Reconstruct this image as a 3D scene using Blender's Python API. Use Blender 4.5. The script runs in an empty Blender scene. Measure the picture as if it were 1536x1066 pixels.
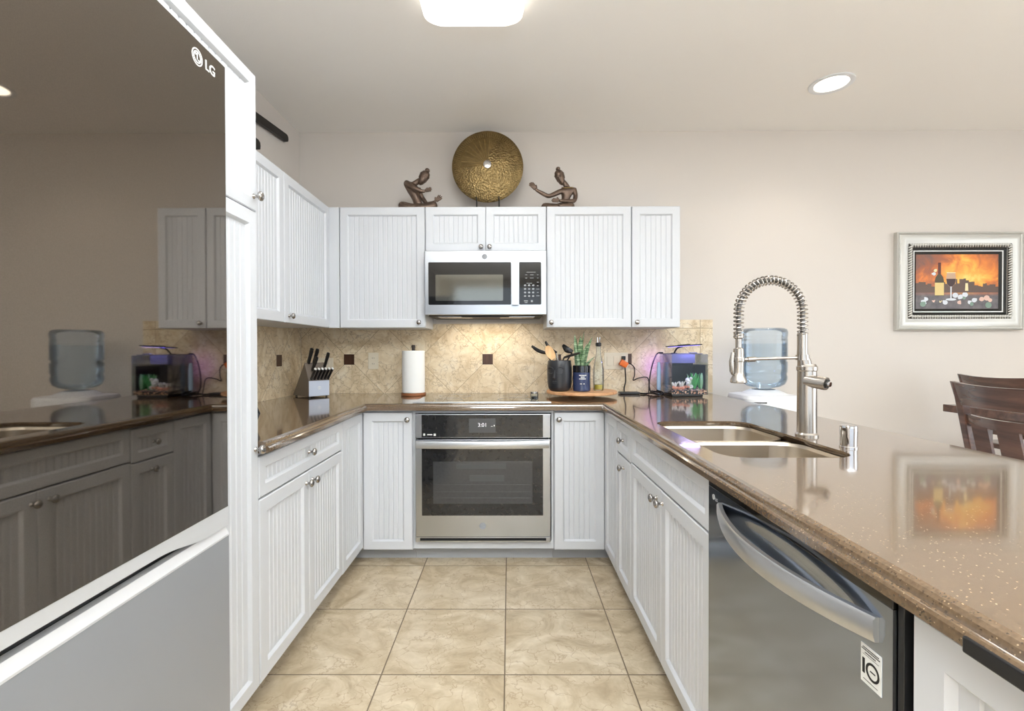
import bpy, bmesh, math, random
from mathutils import Vector, Matrix

C = bpy.context.scene.collection
S = bpy.context.scene
R = math.radians
PI = math.pi
random.seed(7)

# ------------------------------------------------------------------ camera, world, lights, exposure
F = 731.0                      # focal length in pixels of a 1536 px wide frame
CH = 1.215                     # camera height
camd = bpy.data.cameras.new('camera')
camd.sensor_width = 36.0
camd.lens = F / 1536.0 * 36.0
camd.clip_start = 0.02
cam = bpy.data.objects.new('camera', camd)
C.objects.link(cam)
YAW, PITCH, ROLL = 0.004, -0.009, -0.0022
cam.location = (0, 0, CH)
cam.rotation_euler = (Matrix.Rotation(YAW, 3, 'Z') @ Matrix.Rotation(PI / 2 + PITCH, 3, 'X') @ Matrix.Rotation(ROLL, 3, 'Z')).to_euler()
camd.shift_x = 0.0045
camd.shift_y = -0.0009
S.camera = cam

w = bpy.data.worlds.new('daylight')
S.world = w
w.use_nodes = True
w.node_tree.nodes['Background'].inputs[0].default_value = (0.80, 0.90, 1.0, 1)
w.node_tree.nodes['Background'].inputs[1].default_value = 1.6

S.view_settings.view_transform = 'Standard'
S.view_settings.look = 'None'
S.view_settings.gamma = 1
S.view_settings.use_curve_mapping = False
S.view_settings.exposure = 0.26


def area_light(name, loc, rot, sx, sy, power, color=(1, 1, 1), spread=None):
    d = bpy.data.lights.new(name, 'AREA')
    d.shape = 'RECTANGLE'
    d.size = sx
    d.size_y = sy
    d.energy = power
    d.color = color
    if spread:
        d.spread = spread
    o = bpy.data.objects.new(name, d)
    C.objects.link(o)
    o.location = loc
    o.rotation_euler = rot
    return o


# daylight coming in through the patio opening (right) and the rear windows
area_light('daylight_patio', (5.28, -0.2, 1.3), (0, R(90), 0), 2.2, 3.4, 42, (0.91, 0.965, 1.0))
area_light('daylight_rear', (1.4, -4.30, 1.15), (R(-90), 0, 0), 5.4, 1.7, 270, (0.86, 0.94, 1.0))
# added fills with no real source, brightening the room by way of the ceiling
area_light('ceiling_fill', (0.3, -0.7, 1.70), (PI, 0, 0), 0.9, 0.9, 165, (0.85, 0.935, 1.0), R(148))
area_light('ceiling_fill', (2.7, -0.6, 1.75), (PI, 0, 0), 0.9, 0.9, 88, (0.86, 0.94, 1.0), R(148))
area_light('fixture_glow', (-0.155, 1.95, 2.645), (0, 0, 0), 0.40, 0.40, 8, (0.95, 0.98, 1.0))

# ------------------------------------------------------------------ materials
MATS = {}


def lin(c):
    return tuple(((v / 255.0) / 12.92 if v / 255.0 <= 0.04045 else ((v / 255.0 + 0.055) / 1.055) ** 2.4) for v in c)


class NT:
    """small node-tree helper"""

    def __init__(self, name):
        m = bpy.data.materials.new(name)
        m.use_nodes = True
        self.m = m
        self.t = m.node_tree
        self.b = self.t.nodes['Principled BSDF']
        self.out = self.t.nodes['Material Output']

    def n(self, typ, **kw):
        nd = self.t.nodes.new(typ)
        for k, v in kw.items():
            setattr(nd, k, v)
        return nd

    def l(self, a, b):
        self.t.links.new(a, b)

    def val(self, x, sock):
        if hasattr(x, 'is_output'):
            self.l(x, sock)
        else:
            sock.default_value = x

    def math(self, op, a, b=0.0, c=None):
        nd = self.n('ShaderNodeMath', operation=op)
        self.val(a, nd.inputs[0])
        self.val(b, nd.inputs[1])
        if c is not None:
            self.val(c, nd.inputs[2])
        return nd.outputs[0]

    def mix(self, f, a, b, blend='MIX'):
        nd = self.n('ShaderNodeMix', data_type='RGBA', blend_type=blend)
        self.val(f, nd.inputs[0])
        self.val(a if hasattr(a, 'is_output') else (*a[:3], 1), nd.inputs[6])
        self.val(b if hasattr(b, 'is_output') else (*b[:3], 1), nd.inputs[7])
        return nd.outputs[2]

    def ramp(self, f, stops):
        nd = self.n('ShaderNodeValToRGB')
        el = nd.color_ramp.elements
        while len(el) > 1:
            el.remove(el[-1])
        el[0].position = stops[0][0]
        el[0].color = (*stops[0][1], 1)
        for p, c in stops[1:]:
            e = el.new(p)
            e.color = (*c, 1)
        self.val(f, nd.inputs[0])
        return nd.outputs[0]

    def noise(self, vec, scale, detail=4.0, rough=0.55, dist=0.0):
        nd = self.n('ShaderNodeTexNoise')
        if vec is not None:
            self.l(vec, nd.inputs['Vector'])
        nd.inputs['Scale'].default_value = scale
        nd.inputs['Detail'].default_value = detail
        nd.inputs['Roughness'].default_value = rough
        nd.inputs['Distortion'].default_value = dist
        return nd.outputs[0]

    def pos(self):
        return self.n('ShaderNodeNewGeometry').outputs['Position']

    def obj(self):
        return self.n('ShaderNodeTexCoord').outputs['Object']

    def sep(self, v):
        nd = self.n('ShaderNodeSeparateXYZ')
        self.l(v, nd.inputs[0])
        return nd.outputs

    def comb(self, x, y, z):
        nd = self.n('ShaderNodeCombineXYZ')
        for k, v in enumerate((x, y, z)):
            self.val(v, nd.inputs[k])
        return nd.outputs[0]

    def bump(self, h, strength, dist=0.01):
        nd = self.n('ShaderNodeBump')
        nd.inputs['Strength'].default_value = strength
        nd.inputs['Distance'].default_value = dist
        self.l(h, nd.inputs['Height'])
        self.l(nd.outputs[0], self.b.inputs['Normal'])

    def set(self, **kw):
        for k, v in kw.items():
            s = self.b.inputs[k.replace('_', ' ')]
            self.val((*v, 1) if isinstance(v, tuple) and len(v) == 3 else v, s)
        return self


def simple(name, col, rough=0.5, metal=0.0, coat=0.0, spec=0.5, emit=None, estr=0.0, sss=0.0):
    k = NT(name)
    k.set(Base_Color=lin(col), Roughness=rough, Metallic=metal)
    k.b.inputs['Coat Weight'].default_value = coat
    k.b.inputs['Specular IOR Level'].default_value = spec
    if emit:
        k.b.inputs['Emission Color'].default_value = (*lin(emit), 1)
        k.b.inputs['Emission Strength'].default_value = estr
    # every surface gets a slight procedural break-up in roughness
    if metal < 0.5 and rough > 0.15:
        nz = k.noise(k.obj(), 30.0, 2.0)
        k.set(Roughness=k.math('MULTIPLY_ADD', nz, 0.03, rough - 0.015))
    MATS[name] = k.m
    return k.m


def m_paint(name, col, bump=0.05):
    k = NT(name)
    p = k.pos()
    nz = k.noise(p, 120.0, 3.0)
    big = k.noise(p, 0.8, 2.0)
    c = k.mix(k.math('MULTIPLY', big, 0.10), lin(col), tuple(x * 0.94 for x in lin(col)))
    k.set(Base_Color=c, Roughness=0.75)
    k.bump(nz, bump, 0.004)
    MATS[name] = k.m


m_paint('wall_paint', (214, 206, 198))
m_paint('ceiling_paint', (247, 243, 238), 0.12)

simple('cab_white', (211, 213, 217), 0.38)
simple('toe_grey', (176, 178, 182), 0.5)
simple('nickel', (176, 172, 168), 0.22, 1.0)
simple('hose_grey', (112, 108, 104), 0.3, 0.8)
simple('grip_silver', (226, 227, 229), 0.42, 0.6)
simple('chrome', (215, 216, 220), 0.06, 1.0)
simple('black_plastic', (20, 20, 22), 0.38)
simple('black_gloss', (9, 9, 10), 0.06, coat=0.5)
simple('dark_gap', (10, 10, 11), 0.8)
simple('white_plastic', (232, 233, 235), 0.4)
simple('plate_beige', (226, 216, 196), 0.45)
simple('white_paper', (240, 240, 238), 0.9)
simple('print_white', (235, 235, 232), 0.5)
simple('print_grey', (150, 152, 155), 0.5)
simple('print_black', (18, 18, 20), 0.5)
simple('screen_lit', (60, 62, 66), 0.2, emit=(250, 250, 255), estr=0.9)
simple('screen_grey', (70, 72, 74), 0.15)
simple('silver_trim', (208, 210, 213), 0.32, 1.0)
simple('frame_silver', (206, 204, 198), 0.42, 0.5)
simple('frame_antique', (84, 80, 74), 0.55, 0.3)
simple('black_metal', (34, 32, 28), 0.5, 0.3)
simple('orange_plastic', (232, 110, 30), 0.4)
simple('soil_black', (16, 17, 20), 0.9)
simple('crock_black', (42, 43, 47), 0.32)
simple('jar_navy', (44, 56, 92), 0.12, coat=0.4)
simple('jar_black', (14, 16, 24), 0.08, coat=0.6)
simple('reed', (70, 48, 36), 0.7)
simple('oil', (190, 170, 70), 0.2)
simple('utensil_black', (26, 26, 28), 0.35)
simple('utensil_brown', (58, 36, 30), 0.5)
simple('block_grey', (196, 204, 220), 0.45)
simple('block_side', (120, 108, 96), 0.6)
simple('coral_pink', (226, 150, 120), 0.7)
simple('coral_white', (226, 222, 214), 0.7)
simple('plant_green', (70, 160, 84), 0.5)
simple('plant_pale', (176, 214, 178), 0.5)
simple('blue_vial', (170, 196, 226), 0.25)
simple('towel_pole', (52, 40, 34), 0.4)
simple('cord_black', (14, 13, 13), 0.5)
simple('lamp_white', (255, 252, 245), 0.4, emit=(255, 250, 240), estr=1.7)
simple('downlight_glow', (255, 250, 240), 0.4, emit=(255, 246, 230), estr=5.0)
simple('led_violet', (120, 110, 255), 0.4, emit=(120, 100, 255), estr=2.5)
simple('rim_blue', (92, 94, 128), 0.3)
simple('window_white', (235, 235, 235), 0.4)


def m_steel(name, col, rough, axis=0, dark=0.975, aniso=True):
    k = NT(name)
    p = k.sep(k.obj())
    sc = [6.0, 6.0, 6.0]
    # brushed grain: long in one axis, fine in the others
    f = [220.0, 220.0, 220.0]
    f[axis] = 2.0
    v = k.comb(k.math('MULTIPLY', p[0], f[0]), k.math('MULTIPLY', p[1], f[1]), k.math('MULTIPLY', p[2], f[2]))
    nz = k.noise(v, 1.0, 3.0)
    c = k.mix(nz, tuple(x * dark for x in lin(col)), lin(col))
    k.set(Base_Color=c, Metallic=1.0, Roughness=k.math('MULTIPLY_ADD', nz, 0.04, rough - 0.02))
    MATS[name] = k.m


m_steel('steel', (187, 190, 195), 0.25)
m_steel('steel_sink', (202, 192, 178), 0.30, 1)
m_steel('faucet_nickel', (186, 180, 173), 0.25, 2)
m_steel('dw_steel', (156, 166, 182), 0.13, 1)
simple('fridge_drawer', (150, 152, 156), 0.36, 0.35)
m_steel('handle_silver', (200, 201, 203), 0.36, 1)


def m_darkmirror():
    k = NT('fridge_glass')
    nz = k.noise(k.obj(), 900.0, 1.0)
    c = k.mix(nz, lin((122, 116, 109)), lin((138, 131, 123)))
    k.set(Base_Color=c, Metallic=1.0, Roughness=0.025)
    MATS['fridge_glass'] = k.m
    k = NT('oven_glass')
    k.set(Base_Color=lin((26, 26, 27)), Roughness=0.05)
    k.b.inputs['Coat Weight'].default_value = 0.2
    k.b.inputs['Coat Roughness'].default_value = 0.03
    nz = k.noise(k.obj(), 40.0, 2.0)
    k.set(Base_Color=k.mix(nz, lin((30, 30, 31)), lin((40, 40, 41))))
    MATS['oven_glass'] = k.m
    k = NT('oven_window')
    nz = k.noise(k.obj(), 60.0, 2.0)
    k.set(Base_Color=k.mix(nz, lin((54, 55, 57)), lin((66, 67, 69))), Roughness=0.08)
    k.b.inputs['Coat Weight'].default_value = 0.2
    MATS['oven_window'] = k.m
    k = NT('micro_window')
    nz = k.noise(k.obj(), 500.0, 1.0)
    k.set(Base_Color=k.mix(nz, lin((118, 118, 112)), lin((140, 140, 134))), Metallic=0.9, Roughness=0.07)
    MATS['micro_window'] = k.m


m_darkmirror()


def m_floor():
    k = NT('floor_tile')
    T = 0.4625
    p = k.pos()
    s = k.sep(p)
    fx = k.math('DIVIDE', k.math('ADD', s[0], 0.02 + 20 * T), T)
    fy = k.math('DIVIDE', k.math('ADD', s[1], -2.277 + 20 * T), T)
    ix, iy = k.math('FLOOR', fx), k.math('FLOOR', fy)
    gx = k.math('MULTIPLY', k.math('PINGPONG', fx, 0.5), T)
    gy = k.math('MULTIPLY', k.math('PINGPONG', fy, 0.5), T)
    g = k.math('MINIMUM', gx, gy)
    grout = k.math('LESS_THAN', g, 0.0024)
    wn = k.n('ShaderNodeTexWhiteNoise')
    k.l(k.comb(ix, iy, 0.0), wn.inputs['Vector'])
    off = k.n('ShaderNodeVectorMath', operation='MULTIPLY_ADD')
    k.l(wn.outputs['Color'], off.inputs[0])
    off.inputs[1].default_value = (9, 9, 9)
    k.l(p, off.inputs[2])
    v = off.outputs[0]
    a = k.noise(v, 5.0, 8.0, 0.62, 1.4)
    b = k.noise(v, 22.0, 6.0, 0.7, 0.6)
    col = k.ramp(a, [(0.30, lin((158, 138, 110))), (0.45, lin((194, 177, 149))), (0.58, lin((213, 198, 172))), (0.76, lin((230, 219, 200)))])
    col = k.mix(k.math('MULTIPLY', k.math('SUBTRACT', b, 0.35), 0.9), col, lin((174, 150, 118)))
    vein = k.n('ShaderNodeTexVoronoi', feature='DISTANCE_TO_EDGE')
    warp = k.n('ShaderNodeVectorMath', operation='MULTIPLY_ADD')
    nzc = k.n('ShaderNodeTexNoise')
    k.l(v, nzc.inputs['Vector'])
    nzc.inputs['Scale'].default_value = 7.0
    nzc.inputs['Detail'].default_value = 6.0
    k.l(nzc.outputs['Color'], warp.inputs[0])
    warp.inputs[1].default_value = (0.35, 0.35, 0.35)
    k.l(v, warp.inputs[2])
    k.l(warp.outputs[0], vein.inputs['Vector'])
    vein.inputs['Scale'].default_value = 8.0
    vm = k.math('MULTIPLY', k.math('LESS_THAN', vein.outputs['Distance'], 0.018), k.math('GREATER_THAN', a, 0.45))
    col = k.mix(k.math('MULTIPLY', vm, 0.38), col, lin((142, 112, 80)))
    tone = k.math('MULTIPLY', wn.outputs['Value'], 0.14)
    col = k.mix(tone, col, lin((176, 150, 116)))
    col = k.mix(grout, col, lin((112, 96, 76)))
    k.set(Base_Color=col, Roughness=k.math('MULTIPLY_ADD', b, 0.2, 0.32))
    h = k.math('MINIMUM', k.math('DIVIDE', g, 0.005), 1.0)
    k.bump(k.math('MULTIPLY_ADD', b, 0.12, h), 0.35, 0.003)
    MATS['floor_tile'] = k.m


m_floor()


def m_backsplash(name, along, a0, z0):
    """diagonal travertine tiles: 'along' is the horizontal world axis; joints pass through (a0, z0)"""
    k = NT(name)
    D = 0.484
    p = k.pos()
    s = k.sep(p)
    u = k.math('SUBTRACT', s[along], a0)
    z = k.math('SUBTRACT', s[2], z0)
    f1 = k.math('DIVIDE', k.math('ADD', k.math('ADD', u, z), 20 * D), D)
    f2 = k.math('DIVIDE', k.math('ADD', k.math('SUBTRACT', u, z), 20 * D), D)
    g = k.math('MINIMUM', k.math('PINGPONG', f1, 0.5), k.math('PINGPONG', f2, 0.5))
    wn = k.n('ShaderNodeTexWhiteNoise')
    if along == 0:
        # plain border course down the open right end and along the top of it
        bx = k.math('GREATER_THAN', s[0], 1.333)
        bz = k.math('MULTIPLY', k.math('GREATER_THAN', s[2], 1.365), k.math('GREATER_THAN', s[0], 1.06))
        border = k.math('MAXIMUM', bx, bz)
        e1 = k.math('ABSOLUTE', k.math('SUBTRACT', s[0], 1.333))
        e2 = k.math('ADD', k.math('ABSOLUTE', k.math('SUBTRACT', s[2], 1.365)), k.math('MULTIPLY', k.math('LESS_THAN', s[0], 1.06), 1.0))
        e3 = k.math('ADD', k.math('ABSOLUTE', k.math('SUBTRACT', s[2], 1.11)), k.math('MULTIPLY', k.math('LESS_THAN', s[0], 1.333), 1.0))
        e = k.math('DIVIDE', k.math('MINIMUM', e1, k.math('MINIMUM', e2, e3)), D)
        g = k.math('MINIMUM', k.math('ADD', g, k.math('MULTIPLY', border, 1.0)), e)
        k.l(k.comb(k.math('FLOOR', f1), k.math('FLOOR', f2), k.math('MULTIPLY', border, 3.0)), wn.inputs['Vector'])
    else:
        k.l(k.comb(k.math('FLOOR', f1), k.math('FLOOR', f2), 1.0), wn.inputs['Vector'])
    joint = k.math('LESS_THAN', g, 0.0042)
    off = k.n('ShaderNodeVectorMath', operation='MULTIPLY_ADD')
    k.l(wn.outputs['Color'], off.inputs[0])
    off.inputs[1].default_value = (7, 7, 7)
    k.l(p, off.inputs[2])
    v = off.outputs[0]
    a = k.noise(v, 7.0, 8.0, 0.65, 1.2)
    b = k.noise(v, 38.0, 6.0, 0.7, 0.8)
    col = k.ramp(a, [(0.27, lin((178, 150, 114))), (0.42, lin((220, 200, 166))), (0.56, lin((240, 225, 197))), (0.74, lin((250, 243, 226)))])
    col = k.mix(k.math('MULTIPLY', k.math('SUBTRACT', b, 0.3), 0.8), col, lin((186, 158, 120)))
    ve = k.n('ShaderNodeTexVoronoi', feature='DISTANCE_TO_EDGE')
    nzc = k.n('ShaderNodeTexNoise')
    k.l(v, nzc.inputs['Vector'])
    nzc.inputs['Scale'].default_value = 10.0
    nzc.inputs['Detail'].default_value = 5.0
    wp = k.n('ShaderNodeVectorMath', operation='MULTIPLY_ADD')
    k.l(nzc.outputs['Color'], wp.inputs[0])
    wp.inputs[1].default_value = (0.3, 0.3, 0.3)
    k.l(v, wp.inputs[2])
    k.l(wp.outputs[0], ve.inputs['Vector'])
    ve.inputs['Scale'].default_value = 11.0
    vm = k.math('MULTIPLY', k.math('LESS_THAN', ve.outputs['Distance'], 0.03), k.math('GREATER_THAN', a, 0.42))
    col = k.mix(k.math('MULTIPLY', vm, 0.45), col, lin((140, 112, 80)))
    col = k.mix(k.math('MULTIPLY', wn.outputs['Value'], 0.3), col, lin((206, 186, 156)))
    col = k.mix(joint, col, lin((172, 150, 120)))
    k.set(Base_Color=col, Roughness=0.45)
    h = k.math('MINIMUM', k.math('DIVIDE', g, 0.008), 1.0)
    k.bump(k.math('MULTIPLY_ADD', b, 0.2, h), 0.4, 0.003)
    MATS[name] = k.m


m_backsplash('splash_back', 0, -0.152, 1.152)
m_backsplash('splash_left', 1, 3.085, 1.152)


def m_quartz():
    k = NT('quartz_brown')
    p = k.pos()
    vo = k.n('ShaderNodeTexVoronoi')
    k.l(p, vo.inputs['Vector'])
    vo.inputs['Scale'].default_value = 420.0
    wn = k.n('ShaderNodeTexWhiteNoise')
    k.l(vo.outputs['Color'], wn.inputs['Vector'])
    a = k.noise(p, 140.0, 3.0)
    col = k.ramp(a, [(0.3, lin((94, 75, 56))), (0.5, lin((104, 84, 63))), (0.7, lin((114, 93, 71)))])
    col = k.mix(k.math('MULTIPLY', k.math('GREATER_THAN', wn.outputs['Value'], 0.975), k.math('LESS_THAN', vo.outputs['Distance'], 0.42)), col, lin((172, 146, 114)))
    col = k.mix(k.math('LESS_THAN', wn.outputs['Value'], 0.05), col, lin((80, 64, 48)))
    k.set(Base_Color=col, Roughness=0.12)
    k.b.inputs['IOR'].default_value = 1.85
    k.b.inputs['Coat Weight'].default_value = 0.6
    k.b.inputs['Coat Roughness'].default_value = 0.05
    MATS['quartz_brown'] = k.m


m_quartz()


def m_brass():
    k = NT('brass')
    o = k.obj()
    s = k.sep(o)
    dx, dz = s[0], k.math('SUBTRACT', s[2], 0.315)
    ang = k.math('ARCTAN2', dz, dx)
    rad = k.math('SQRT', k.math('ADD', k.math('MULTIPLY', dx, dx), k.math('MULTIPLY', dz, dz)))
    smooth = k.math('MULTIPLY', k.math('GREATER_THAN', ang, 1.40), k.math('LESS_THAN', rad, 0.182))
    rough_ = k.math('SUBTRACT', 1.0, smooth)
    vo = k.n('ShaderNodeTexVoronoi')
    k.l(o, vo.inputs['Vector'])
    vo.inputs['Scale'].default_value = 88.0
    nz = k.noise(o, 20.0, 4.0)
    col = k.mix(nz, lin((84, 70, 46)), lin((160, 136, 92)))
    pit = k.math('MULTIPLY', k.math('MULTIPLY', k.math('LESS_THAN', vo.outputs['Distance'], 0.27), 0.55), rough_)
    col = k.mix(pit, col, lin((58, 46, 28)))
    k.set(Base_Color=col, Metallic=1.0, Roughness=0.36)
    k.bump(k.math('MULTIPLY', vo.outputs['Distance'], rough_), 0.55, 0.005)
    MATS['brass'] = k.m
    k = NT('brass_ridge')
    nz = k.noise(k.obj(), 60.0, 3.0)
    k.set(Base_Color=k.mix(nz, lin((120, 100, 64)), lin((186, 160, 110))), Metallic=1.0, Roughness=0.4)
    MATS['brass_ridge'] = k.m
    k = NT('bronze')
    nz = k.noise(k.obj(), 45.0, 4.0)
    k.set(Base_Color=k.mix(nz, lin((88, 72, 62)), lin((134, 114, 100))), Metallic=0.75, Roughness=0.42)
    k.bump(nz, 0.3, 0.003)
    MATS['bronze'] = k.m


m_brass()


def m_wood(name, dark, light, rough=0.4, axis=0, scale=5.0, coat=0.0):
    k = NT(name)
    p = k.sep(k.obj())
    f = [scale * 6] * 3
    f[axis] = scale * 0.6
    v = k.comb(*[k.math('MULTIPLY', p[i], f[i]) for i in range(3)])
    a = k.noise(v, 1.0, 5.0, 0.6, 0.8)
    k.set(Base_Color=k.ramp(a, [(0.3, lin(dark)), (0.7, lin(light))]), Roughness=rough)
    k.b.inputs['Coat Weight'].default_value = coat
    MATS[name] = k.m


m_wood('wood_board', (188, 132, 88), (226, 178, 132), 0.45)
m_wood('wood_spoon', (206, 158, 104), (232, 192, 142), 0.5, 2)
m_wood('wood_base', (120, 72, 42), (158, 100, 62), 0.45)
m_wood('chair_wood', (66, 43, 36), (108, 76, 62), 0.26, 0, 4.0, 0.5)
m_wood('tile_dark', (56, 34, 24), (84, 54, 38), 0.35, 2, 8.0)


def m_clear(name, tint, gloss_rough=0.02, edge=0.75):
    """clear thin-walled glass / plastic: see-through with fresnel reflections"""
    k = NT(name)
    k.t.nodes.remove(k.b)
    tr = k.n('ShaderNodeBsdfTransparent')
    tr.inputs[0].default_value = (*tint, 1)
    gl = k.n('ShaderNodeBsdfGlossy')
    gl.inputs['Roughness'].default_value = gloss_rough
    gl.inputs[0].default_value = (0.95, 0.97, 1, 1)
    lw = k.n('ShaderNodeLayerWeight')
    lw.inputs[0].default_value = 0.25
    mx = k.n('ShaderNodeMixShader')
    k.l(k.math('MULTIPLY_ADD', lw.outputs['Fresnel'], edge, 0.0), mx.inputs[0])
    k.l(tr.outputs[0], mx.inputs[1])
    k.l(gl.outputs[0], mx.inputs[2])
    k.l(mx.outputs[0], k.out.inputs[0])
    MATS[name] = k.m


m_clear('glass', (0.95, 0.97, 0.97))
m_clear('jug_blue', (0.87, 0.93, 0.985), 0.08, 0.8)
m_clear('water_blue', (0.94, 0.97, 0.99), 0.03, 0.4)
m_clear('tank_water', (0.80, 0.85, 0.95), 0.03, 0.3)


def m_snake():
    k = NT('snake_leaf')
    s = k.sep(k.obj())
    wv = k.noise(k.comb(k.math('MULTIPLY', s[0], 12.0), k.math('MULTIPLY', s[1], 12.0), k.math('MULTIPLY', s[2], 90.0)), 1.0, 3.0, 0.6, 0.6)
    k.set(Base_Color=k.ramp(wv, [(0.35, lin((44, 74, 44))), (0.5, lin((92, 124, 84))), (0.65, lin((164, 182, 146)))]), Roughness=0.4)
    MATS['snake_leaf'] = k.m


m_snake()


def m_gravel():
    k = NT('gravel')
    vo = k.n('ShaderNodeTexVoronoi')
    k.l(k.obj(), vo.inputs['Vector'])
    vo.inputs['Scale'].default_value = 130.0
    k.set(Base_Color=k.ramp(k.sep(vo.outputs['Color'])[0], [(0.0, lin((20, 20, 24))), (0.6, lin((40, 40, 46))), (0.75, lin((190, 120, 80))), (0.9, lin((230, 190, 160)))]), Roughness=0.7)
    MATS['gravel'] = k.m


m_gravel()


def m_art():
    """generic fiery sky over a dark shore"""
    k = NT('painted_sky')
    s = k.sep(k.obj())
    u, z = s[0], s[2]                       # object space of the canvas, metres from its bottom centre
    zz = k.math('DIVIDE', k.math('SUBTRACT', z, 0.148), 0.383)
    a = k.noise(k.obj(), 9.0, 5.0, 0.6, 1.0)
    r = k.math('ADD', k.math('MULTIPLY', k.math('ABSOLUTE', k.math('SUBTRACT', u, 0.06)), 1.9), k.math('MULTIPLY', k.math('ABSOLUTE', k.math('SUBTRACT', zz, 0.55)), 0.9))
    f = k.math('ADD', r, k.math('MULTIPLY', k.math('SUBTRACT', a, 0.5), 1.1))
    sky = k.ramp(f, [(0.0, lin((250, 212, 110))), (0.22, lin((246, 176, 66))), (0.45, lin((226, 128, 48))), (0.7, lin((168, 92, 52))), (0.95, lin((122, 84, 70)))])
    low = k.math('MULTIPLY', k.math('SUBTRACT', 0.36, zz), 8.0)
    low = k.math('MINIMUM', k.math('MAXIMUM', low, 0.0), 1.0)
    lowc = k.ramp(k.noise(k.obj(), 18.0, 3.0), [(0.35, lin((84, 78, 80))), (0.65, lin((112, 104, 104)))])
    k.set(Base_Color=k.mix(low, sky, lowc), Roughness=0.4)
    MATS['painted_sky'] = k.m
    for n_, c_ in (('art_city', (96, 74, 62)), ('art_bottle', (74, 62, 38)), ('art_label', (222, 196, 128)), ('art_neck', (92, 34, 22)),
                   ('art_glass', (196, 160, 130)), ('art_wine', (62, 34, 32)), ('art_flower', (214, 218, 224)), ('art_flower_pink', (222, 186, 170)), ('art_glow', (236, 220, 170)), ('art_leaf', (124, 148, 130))):
        simple(n_, c_, 0.45)


m_art()


# ------------------------------------------------------------------ mesh builder
def origin_of(o):
    v = Vector((0, 0, 0))
    while o is not None:
        v += o.location
        o = o.parent
    return v


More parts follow.
